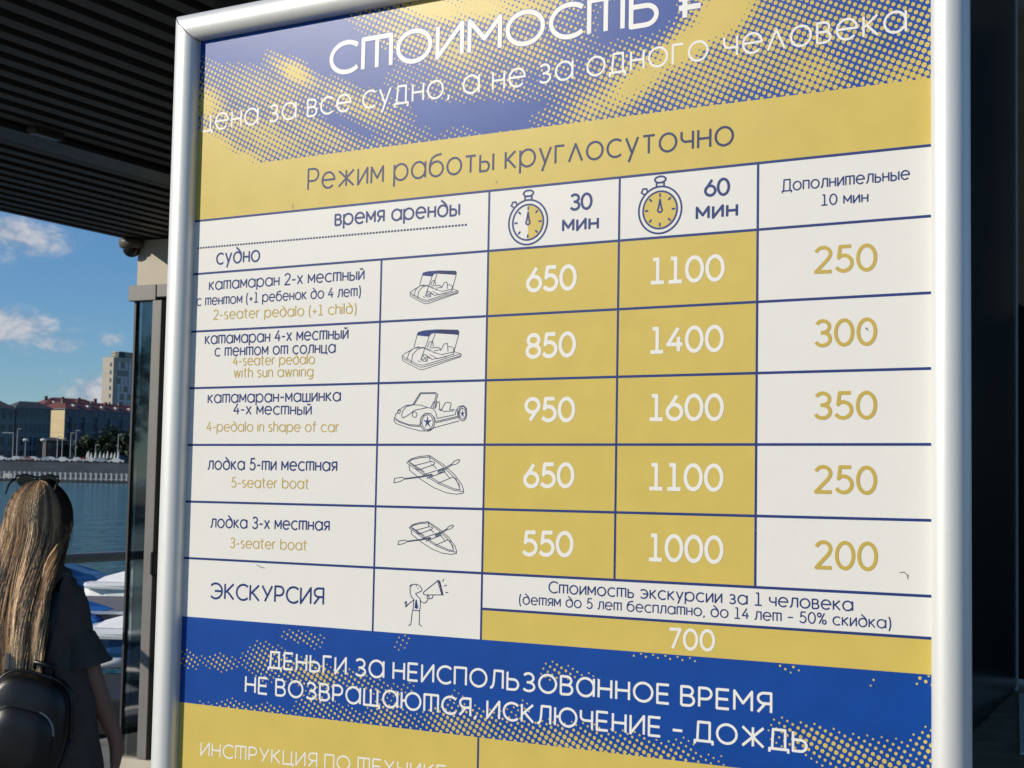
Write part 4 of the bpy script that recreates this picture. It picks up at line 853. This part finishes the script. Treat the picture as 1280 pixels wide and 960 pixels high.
def tree(name, loc, h, r, n, seed, leaf, label, group=None):
    o = empty(name, loc, seed*1.3, label, 'tree', group)
    if (h, r, n, seed) not in tm:
        v, f = tree_mesh(h, r, n, seed, leaf); c_ = mesh_obj('crown', v, f, mf, o)
    tr = MB().tube([(0,0,-.3),(.05,0,h*.3),(0,.1,h*.7)], [h*.03,h*.022,h*.008], 7); 
    for k in range(4):
        a = k*1.6+seed; tr.tube([(0,0,h*(.28+.08*k)),(math.cos(a)*r*.35,math.sin(a)*r*.35,h*(.45+.08*k))], [h*.012,h*.004], 5)
    tr.build('trunk', m_bark, o)
for k, (px, dist, h, r) in enumerate(((97,443,5.0,2.0),(106,444,8.5,3.0),(112,445,7.5,2.6),(122,444,7.5,2.8),(131,445,8.0,3.0),(140,445,10.5,3.2),(147,444,9.0,3.0),(156,445,9.5,3.2),(167,446,10,3.2),(81,444,5,1.6))):
    q = gp(px, dist); tree('street_tree', (q[0], q[1], BZ), h, r, 900, 11+k, .42, ['small pale green tree at the foot of a lamp mast','dark tree left of the folded parasols','dark tree above the leftmost folded parasols','low dark tree before the middle of the row','dark round tree before the middle of the row','tallest dark tree before the red roofed row','dark tree by the last lamp mast','dark tree at the kiosk edge across the lake','dark tree hidden just behind the kiosk edge','thin dark tree beside the cream wall'][k])
# trees of the near shore, mirrored in the kiosk glass
for k in range(12):
    x, y = -78 - (k % 3)*9 + k*1.5, -14 - k*6.2
    tree('shore_tree', (x, y, -.2), 10 + (k*37 % 5), 4.2 + (k % 3)*.5, 1500, 40+k % 4 + k*.01, .38, ['broad','tall','narrow'][k % 3] + ' leafy green tree number ' + 'one two three four five six seven eight nine ten eleven twelve'.split()[k] + ' along the near shore, left of the picture', 'trees on the near shore')
tag(MB().add([(-260,-120,-.2),(-60,-120,-.2),(-58,-12,-.2),(-110,8,-.2),(-260,20,-.2)], [(0,1,2,3,4)]).build('shore', m_soil), kind='structure')

# ------------------------------------------------------------------ the woman
WD = 4.88                                        # distance; 1 px of the picture is 2.54 mm there
def wp(px, py, dy=0.0):
    q = at(px, py, WD); k = (WD+dy)/WD; return Vector((q.x, q.y+dy, q.z))
m_skin = mat('skin', (.30,.16,.11), .5, var=.05, scale=20); m_shirt = mat('black_tshirt', (.085,.068,.056), .85, var=.15, scale=30, bump=.8, bscale=300)
m_leather = mat('black_leather', (.007,.007,.007), .36, var=.2, scale=30, bump=.5, bscale=300); m_jean = mat('dark_trousers', (.02,.022,.03), .8); m_shoe = mat('shoe', (.5,.5,.48), .6)
wroot = wp(40, 700); woman = empty('person', (wroot.x, wroot.y, 0), 0, 'woman with long fair hair in a black T-shirt with black backpack seen from behind', 'person')
O_ = Vector((wroot.x, wroot.y, 0))
def lw(px, py, dy=0.0): return wp(px, py, dy) - O_
hc = lw(47, 651, .01)                            # head centre
sh_r, sh_l = lw(84, 738, .02), lw(-26, 733, -.06)
hipc = lw(38, 930, .02); legL = lambda s: hipc + Vector((s*.09, 0, -.02))
elb = lw(112, 846, .02); wri = lw(137, 932, .09); elb2 = lw(-58, 838, -.05); wri2 = lw(-50, 915, .14)
neck = lw(48, 703, .0); chest = lw(36, 745, .0); waist = lw(36, 850, .02)
verts = [hipc, waist, chest, neck, hc + Vector((0,0,-.03)), sh_r, elb, wri, sh_l, elb2, wri2, legL(1), Vector((hipc.x+.10, .02, .50)), Vector((hipc.x+.10,-.01,.09)), Vector((hipc.x+.10,.16,.04)), legL(-1), Vector((hipc.x-.10,-.02,.50)), Vector((hipc.x-.11,-.05,.09)), Vector((hipc.x-.11,.12,.04))]
rad = [.120,.105,.105,.050,.06,.036,.040,.026,.036,.040,.026,.088,.055,.036,.035,.088,.055,.036,.035]
edges = [(0,1),(1,2),(2,3),(3,4),(2,5),(5,6),(6,7),(2,8),(8,9),(9,10),(0,11),(11,12),(12,13),(13,14),(0,15),(15,16),(16,17),(17,18)]
def hand(w_, side, fwd):                          # palm and five curled fingers as further skin chains
    b0 = len(verts); ax = Vector((.05*side*-1, fwd*.35, -1)).normalized(); sd_ = Vector((0,1,0)); pal = w_ + ax*.05; verts.append(pal); rad.append(.026)
    prev = 7 if side > 0 else 10; edges.append((prev, b0))
    for k, (off, ln) in enumerate(((-.027,.060),(-.009,.070),(.010,.068),(.028,.056))):
        a = pal + sd_*off + ax*.030; b_ = a + ax*ln*.5 + Vector((-side*.006,0,0)); c_ = b_ + ax*ln*.42 + Vector((-side*.020,0,0))
        n0 = len(verts); verts.extend([a, b_, c_]); rad.extend([.0098,.0088,.0072]); edges.extend([(b0,n0),(n0,n0+1),(n0+1,n0+2)])
    a = w_ + sd_*.030 + ax*.025; b_ = a + sd_*.022 + ax*.028; c_ = b_ + ax*.030 + Vector((-side*.008,0,0)); n0 = len(verts); verts.extend([a, b_, c_]); rad.extend([.013,.0105,.009]); edges.extend([(b0,n0),(n0,n0+1),(n0+1,n0+2)])
hand(wri, 1, .3); hand(wri2, -1, .5)
me = bpy.data.meshes.new('body'); me.from_pydata([tuple(v) for v in verts], edges, []); bodyo = bpy.data.objects.new('body', me); C.objects.link(bodyo); bodyo.parent = woman
md = bodyo.modifiers.new('skin', 'SKIN'); md.use_smooth_shade = True
if not me.skin_vertices:
    bpy.context.view_layer.objects.active = bodyo
for i, sv_ in enumerate(me.skin_vertices[0].data): sv_.radius = (rad[i], rad[i]); sv_.use_root = (i == 0)
md2 = bodyo.modifiers.new('sub', 'SUBSURF'); md2.levels = 2; md2.render_levels = 2; me.materials.append(m_skin)
# head: sculpted ellipsoid facing away and to the right
yaw = math.radians(-38)                          # face direction turned from +Y towards +X
def headpt(th, ph):                              # th 0 = face, ph elevation
    x = math.sin(th); y = math.cos(th); r = Vector((x*math.cos(ph)*.076, y*math.cos(ph)*.094, math.sin(ph)*.112))
    fr_ = max(0, y)*math.cos(ph)
    if ph < 0: r.x *= 1 - .32*min(1, -ph/1.2); r.y *= 1 - .10*min(1, -ph/1.2)
    nose = math.exp(-(th/.16)**2 - ((ph+.12)/.16)**2)*.024 + math.exp(-(th/.13)**2 - ((ph-.10)/.20)**2)*.008
    eye = -math.exp(-((abs(th)-.40)/.17)**2 - ((ph-.06)/.10)**2)*.008; lip = math.exp(-(th/.28)**2 - ((ph+.48)/.07)**2)*.006 - math.exp(-(th/.3)**2 - ((ph+.40)/.04)**2)*.003
    chin = math.exp(-(th/.4)**2 - ((ph+.85)/.22)**2)*.012; cheek = math.exp(-((abs(th)-.75)/.3)**2 - ((ph+.2)/.25)**2)*.004
    k = nose+eye+lip+chin+cheek; r += Vector((x, y, -.15))*k
    return r
def rotz(v, a): return Vector((v.x*math.cos(a)-v.y*math.sin(a), v.x*math.sin(a)+v.y*math.cos(a), v.z))
rg = []
for i in range(1, 30):
    ph = -PI/2 + PI*i/30; rg.append([hc + rotz(headpt(2*PI*j/44 - PI, ph), yaw) for j in range(44)])
headm = MB().rings(rg); headm.build('head', m_skin, woman, smooth=True)
for s in (-1, 1):
    e0 = hc + rotz(Vector((s*.074, -.004, -.008)), yaw); MB().ball(e0, (.010,.018,.030), 10, 8).build('ear', m_skin, woman, smooth=True)
    e1 = hc + rotz(Vector((s*.031, .082, .006)), yaw); MB().ball(e1, .0115, 10, 8).build('eye', m_shoe, woman, smooth=True)
# hair: a cap with thousands of falling strands
mh = bpy.data.materials.new('fair_hair'); mh.use_nodes = True; t = mh.node_tree; p = t.nodes['Principled BSDF']; p.inputs['Roughness'].default_value = .55; p.inputs['Specular IOR Level'].default_value = .35
at_ = nd(t, 'ShaderNodeAttribute'); at_.attribute_name = 'tone'; rp = nd(t, 'ShaderNodeValToRGB'); t.links.new(at_.outputs['Fac'], rp.inputs[0])
rp.color_ramp.elements[0].position = 0; rp.color_ramp.elements[0].color = (.022,.013,.008,1); rp.color_ramp.elements[1].position = 1; rp.color_ramp.elements[1].color = (.95,.70,.42,1)
e_ = rp.color_ramp.elements.new(.35); e_.color = (.16,.09,.045,1); e_ = rp.color_ramp.elements.new(.7); e_.color = (.58,.36,.18,1)
t.links.new(rp.outputs[0], p.inputs['Base Color'])
rnd = random.Random(5); hv = []; hf = []; tone = []
crown = Vector((0,-.01,1))
NH = 9500
for i in range(NH):
    # azimuth round the head measured from the back (-Y of the head), hair on back and both sides
    tw = rnd.uniform(-1.55, 1.75); th = tw - .66; start = rnd.uniform(.90, 1.50) if rnd.random() < .62 else rnd.uniform(.1, 1.2)
    side = -math.sin(tw); bk = math.cos(tw)
    lift = .004 + rnd.random()*.012; clump = math.sin(th*14 + 2*math.sin(th*5))*.5 + .5
    endz = (lw(20, 838).z + rnd.gauss(0,.05) - .02) if abs(tw) < 1.5 else lw(20, 760).z + rnd.gauss(0,.05)
    pts = []
    ph = start
    while ph > -.05:
        r = headpt(PI + th, ph); n = r.normalized(); pts.append(hc + rotz(r + n*lift, yaw)); ph -= .22
    r = headpt(PI + th, -.05); p0_ = r + r.normalized()*lift
    top = hc + rotz(p0_, yaw); zz = top.z; k = 0; wob = rnd.uniform(0,6.28); wa = rnd.uniform(.0005,.0030) if i % 14 else rnd.uniform(.006,.018)
    L_ = zz - endz; steps = 13
    ce = Vector((lw(30, 800).x, lw(26,800,-.165).y, 0))     # where the mass of hair hangs, behind the back
    for s in range(1, steps+1):
        q = s/steps; g_ = min(1, q*1.15); g_ = g_*g_*(3-2*g_)
        # spread of the fall: keep its order across, flatten front to back
        tx = ce.x + side*.120*(1-.10*q) + .016*math.sin(th*7); ty = ce.y - .015*bk + .02*rnd.random()*0
        x = top.x*(1-g_) + tx*g_; y = top.y*(1-g_) + (ty - .012*bk)*g_
        x += wa*math.sin(wob + q*3.5 + clump*.6) + .006*math.sin(q*5 + th*4)*q; y += wa*math.cos(wob+q*5) - .010*clump*min(1,q*2)
        pts.append(Vector((x, y, zz - L_*q)))
    wd = rnd.uniform(.0005, .0011); tn = min(1, max(0, (.60 + .55*(clump-.5))*1 + rnd.gauss(0,.13) - (.34*max(0, side-.1)))); b0 = len(hv)  # side term paints shade into the tone on the right of the head
    tw_ = rnd.uniform(-.35, .35)
    for s, q in enumerate(pts):
        d = (pts[min(s+1,len(pts)-1)] - pts[max(s-1,0)]).normalized(); sd_ = d.cross(Vector((math.sin(tw_), -math.cos(tw_), .0))).normalized()
        ww = wd*(1 if s < len(pts)-3 else .5); hv += [q - sd_*ww, q + sd_*ww]; fr_ = s/len(pts); tq = min(1, tn*(.62 + .62*fr_)); tq = min(1, tq*.9+.24); tone += [tq, tq]
    for s in range(len(pts)-1): hf.append((b0+2*s, b0+2*s+1, b0+2*s+3, b0+2*s+2))
ho = mesh_obj('hair', hv, hf, mh, woman, smooth=True); ho['kind'] = 'stuff'
ca = ho.data.attributes.new('tone', 'FLOAT', 'POINT'); ca.data.foreach_set('value', tone)
rg = []                                          # dark under layer so that no scalp shows
for i in range(12):
    ph = 1.5 - i*.15
    rg.append([hc + rotz(headpt(PI + (2*PI*j/30 if False else -2.45 + 4.3*j/29), ph)*1.035, yaw) for j in range(30)])
vs = [q for r in rg for q in r]; fs = [(i*30+j, i*30+j+1, (i+1)*30+j+1, (i+1)*30+j) for i in range(11) for j in range(29)]
cap = mesh_obj('hair_underlayer', vs, fs, mat('dark_hair', (.045,.026,.016), .55), woman, smooth=True)
xc = lw(30, 770).x; rg = []
for i in range(14):
    q = i/13; z = hc.z - .02 - q*(hc.z - .02 - lw(20,815).z); hwid = .062*(1-q*.15); cx_ = (hc.x*(1-min(1,q*1.5)) + xc*min(1,q*1.5)); cy_ = lw(30,700,-.055 - .085*min(1,q*2)).y
    rg.append([Vector((cx_ + hwid*math.cos(2*PI*j/16), cy_ + .018*math.sin(2*PI*j/16), z)) for j in range(16)])
MB().rings(rg).build('hair_underlayer', MATS['dark_hair'], woman, smooth=True)
# front locks right of the head, side shade painted in as dark brown
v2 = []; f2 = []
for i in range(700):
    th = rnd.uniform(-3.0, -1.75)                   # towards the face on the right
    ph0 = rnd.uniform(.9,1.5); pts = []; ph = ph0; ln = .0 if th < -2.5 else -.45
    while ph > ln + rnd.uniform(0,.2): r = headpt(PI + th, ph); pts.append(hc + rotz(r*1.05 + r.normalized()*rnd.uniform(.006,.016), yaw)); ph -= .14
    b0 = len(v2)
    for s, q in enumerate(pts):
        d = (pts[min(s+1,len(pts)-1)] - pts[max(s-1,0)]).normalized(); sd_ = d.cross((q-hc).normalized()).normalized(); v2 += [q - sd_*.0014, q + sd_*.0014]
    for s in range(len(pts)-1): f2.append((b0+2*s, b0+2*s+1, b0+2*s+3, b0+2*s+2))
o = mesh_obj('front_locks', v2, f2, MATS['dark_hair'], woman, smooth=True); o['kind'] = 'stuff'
# sunglasses pushed up on the head
gl = empty('sunglasses', tuple(O_ + hc + Vector((-.018,.026,.112))), math.radians(-6), 'dark sunglasses pushed up on top of the fair hair', 'sunglasses')
for s in (-1, 1):
    MB().rings([[(s*.036+.030*math.cos(2*PI*j/16), .0 + y_, .020*math.sin(2*PI*j/16)+.012) for j in range(16)] for y_ in (0,.004)]).build('lens', mat('sunglass_lens', (.01,.01,.012), .08), gl)
    MB().tube([(s*.070,0,.020),(s*.076,-.010,.014),(s*.078,-.035,.0),(s*.078,-.055,-.028)], [.004,.004,.0035,.003], 6).build('arm', m_blackp, gl)
MB().tube([(-.008,0,.016),(0,.002,.020),(.008,0,.016)], .003, 6).build('bridge', m_blackp, gl)
MB().tube([(-.072,.002,.026),(-.04,.004,.033),(0,.004,.024),(.04,.004,.033),(.072,.002,.026)], .0035, 6).build('frame_bar', m_blackp, gl)
# T-shirt: lofted torso with wide sleeves, folds added by noise
def fold(q, n, amp, fx=9): return q + n*(amp*(noise.noise(Vector((q.x*fx, q.y*fx, q.z*4.0)))*.7 + noise.noise(Vector((q.x*24+4, q.y*24, q.z*9)))*.3))
def ringel(c_, rx, ry, n, tilt=0, roll=0):
    out = []
    for j in range(n):
        a = 2*PI*j/n; sx = math.copysign(abs(math.cos(a))**.85, math.cos(a)); sy = math.copysign(abs(math.sin(a))**.85, math.sin(a))
        out.append(Vector((c_.x + rx*sx, c_.y + ry*sy, c_.z + rx*sx*math.tan(roll) + ry*sy*math.tan(tilt))))
    return out
secs = [(lw(50,704,.01), .058, .058, -.1), (lw(48,707,.0), .090, .070, -.15), (lw(42,713,.0), .130, .085, -.22), (lw(36,722,-.01), .150, .100, -.2), (lw(36,745,-.01), .160, .112, -.12), (lw(36,775,-.01), .158, .122, -.04), (lw(36,815,-.01), .170, .125, 0), (lw(36,860,-.01), .196, .130, 0), (lw(36,905,-.01), .210, .136, 0), (lw(37,950,.0), .214, .144, 0), (lw(37,975,.0), .215, .146, 0)]
rg = []
for i in range(len(secs)-1):
    for s in range(4):
        q = s/4; a, b_ = secs[i], secs[i+1]; c_ = a[0].lerp(b_[0], q); r_ = ringel(c_, a[1]+(b_[1]-a[1])*q, a[2]+(b_[2]-a[2])*q, 48, 0, a[3]*0)
        rg.append([fold(v, Vector((v.x-c_.x, v.y-c_.y, 0)).normalized(), .030) for v in r_])
MB().rings(rg, cap=False).build('tshirt_body', m_shirt, woman, smooth=True)
def sleeve(s0, e0, s_):
    ax = (e0-s0); L2 = ax.length; ax.normalize(); u1 = ax.cross(Vector((0,1,0))).normalized(); u2 = ax.cross(u1); rg = []
    for i in range(17):
        q = i/16; c_ = s0 + ax*(L2*1.10*q - .05) ; rr = [.020,.046,.058,.062,.064,.069,.075,.083,.090][i//2]; r1 = rr; r2 = rr*1.12
        rg.append([fold(c_ + u1*(r1*math.cos(2*PI*j/28)) + u2*(r2*math.sin(2*PI*j/28)), (u1*math.cos(2*PI*j/28)+u2*math.sin(2*PI*j/28)), .030*(.3+q), 11) for j in range(28)])
    hem = rg[-1]; cen = sum(hem, Vector())/28; rg.append([v + ax*.004 for v in hem]); rg.append([v.lerp(cen, .04) for v in hem]); rg.append([v.lerp(cen, .35) - ax*.10 for v in hem])
    MB().rings(rg, cap=False).build('tshirt_sleeve', m_shirt, woman, smooth=True)
sleeve(lw(78,731,.0), lw(103,842,.0), 1); sleeve(lw(-20,738,-.04), lw(-50,836,-.05), -1)
# trousers and shoes (below the picture)
for s, k in ((1,11),(-1,15)):
    a, b_, c_ = verts[k], verts[k+1], verts[k+2]; MB().tube([a+Vector((0,0,.08)), a, a.lerp(b_,.5), b_, b_.lerp(c_,.6), c_], [.105,.108,.092,.074,.066,.062], 20).build('trouser_leg', m_jean, woman, smooth=True)
    f0 = verts[k+3]; MB().rings([ringel(Vector((f0.x, f0.y-.06, z)), w_, l_, 20) for z, w_, l_ in ((0,.045,.125),(.03,.048,.13),(.06,.042,.115),(.085,.038,.07))]).build('shoe', m_shoe, woman, smooth=True)
# backpack
bp = empty('backpack', tuple(O_ + lw(60, 893, -.235)), 0, 'black leather backpack slung low on the back of the woman', 'backpack')
def sq(w_, h_, y_, n=40, e=.55, top=1.0):
    out = []
    for j in range(n):
        a = 2*PI*j/n; c_, s_ = math.cos(a), math.sin(a); x = math.copysign(abs(c_)**e, c_)*w_; z = math.copysign(abs(s_)**e, s_)*h_
        out.append(Vector((x*(1 - .18*(z/h_ > 0)*(z/h_)), y_, z)))
    return out
def tilt(v, a=math.radians(-14)): return Vector((v.x*math.cos(a)-v.z*math.sin(a), v.y, v.x*math.sin(a)+v.z*math.cos(a)))
rg = [[tilt(v) for v in sq(w_, h_, y_)] for w_, h_, y_ in ((.125,.145,.075),(.134,.155,.06),(.138,.158,.02),(.136,.156,-.02),(.128,.148,-.045),(.108,.128,-.058),(.06,.08,-.064),(.01,.01,-.066))]
MB().rings(rg).build('bag_body', m_leather, bp, smooth=True)
MB().tube([tilt(v)+Vector((0,0,0)) for v in sq(.139,.159,.0,60)+[sq(.139,.159,.0,60)[0]]], .0055, 6).build('piping', m_leather, bp, smooth=True)
pk = MB().rings([[tilt(v+Vector((.01,0,-.035))) for v in sq(w_, h_, y_)] for w_, h_, y_ in ((.100,.098,-.045),(.104,.100,-.062),(.096,.092,-.074),(.05,.05,-.080),(.01,.01,-.081))]).build('front_pocket', m_leather, bp, smooth=True)
MB().tube([tilt(v+Vector((.01,0,-.035))) for v in sq(.105,.101,-.060,60)[2:29]], .004, 6).build('zip', m_alu if False else mat('zip_metal', (.25,.25,.25), .35, .9), pk)
MB().tube([tilt(Vector((-.075,-.074,-.02))), tilt(Vector((-.078,-.084,-.045)))], .005, 6).build('zip_pull', MATS['zip_metal'], pk)
MB().tube([tilt(Vector((-.03,.05,.150))), tilt(Vector((-.03,.03,.185))), tilt(Vector((.03,.03,.185))), tilt(Vector((.03,.05,.150)))], .008, 8).build('grab_handle', m_leather, bp, smooth=True)
B0 = lw(60, 893, -.235)
def strap(pxs, nm='strap', wd=.030):
    ps = [lw(x, y, dy) - B0 for x, y, dy in pxs]; m_b = MB(); vs = []
    for i, q in enumerate(ps):
        d = (ps[min(i+1,len(ps)-1)] - ps[max(i-1,0)]).normalized(); sd_ = d.cross(Vector((0,1,0))).normalized(); n_ = sd_.cross(d)
        vs.append([q + sd_*wd/2 - n_*.003, q - sd_*wd/2 - n_*.003, q - sd_*wd/2 + n_*.003, q + sd_*wd/2 + n_*.003])
    m_b.rings(vs).build(nm, m_leather, bp)
strap([(66,842,-.165),(74,800,-.148),(80,765,-.135),(82,738,-.115),(80,722,-.06),(78,716,-.0)]); strap([(18,852,-.18),(2,820,-.165),(-8,780,-.14),(-10,745,-.11),(-8,728,-.03)])
strap([(38,808,-.20),(37,818,-.205),(36,828,-.205),(28,845,-.20),(10,862,-.19)], 'strap_loop', .014)
MB().box(tuple(lw(37,818,-.212)-B0), (.012,.006,.045), bev=.002).build('buckle', MATS['zip_metal'], bp)
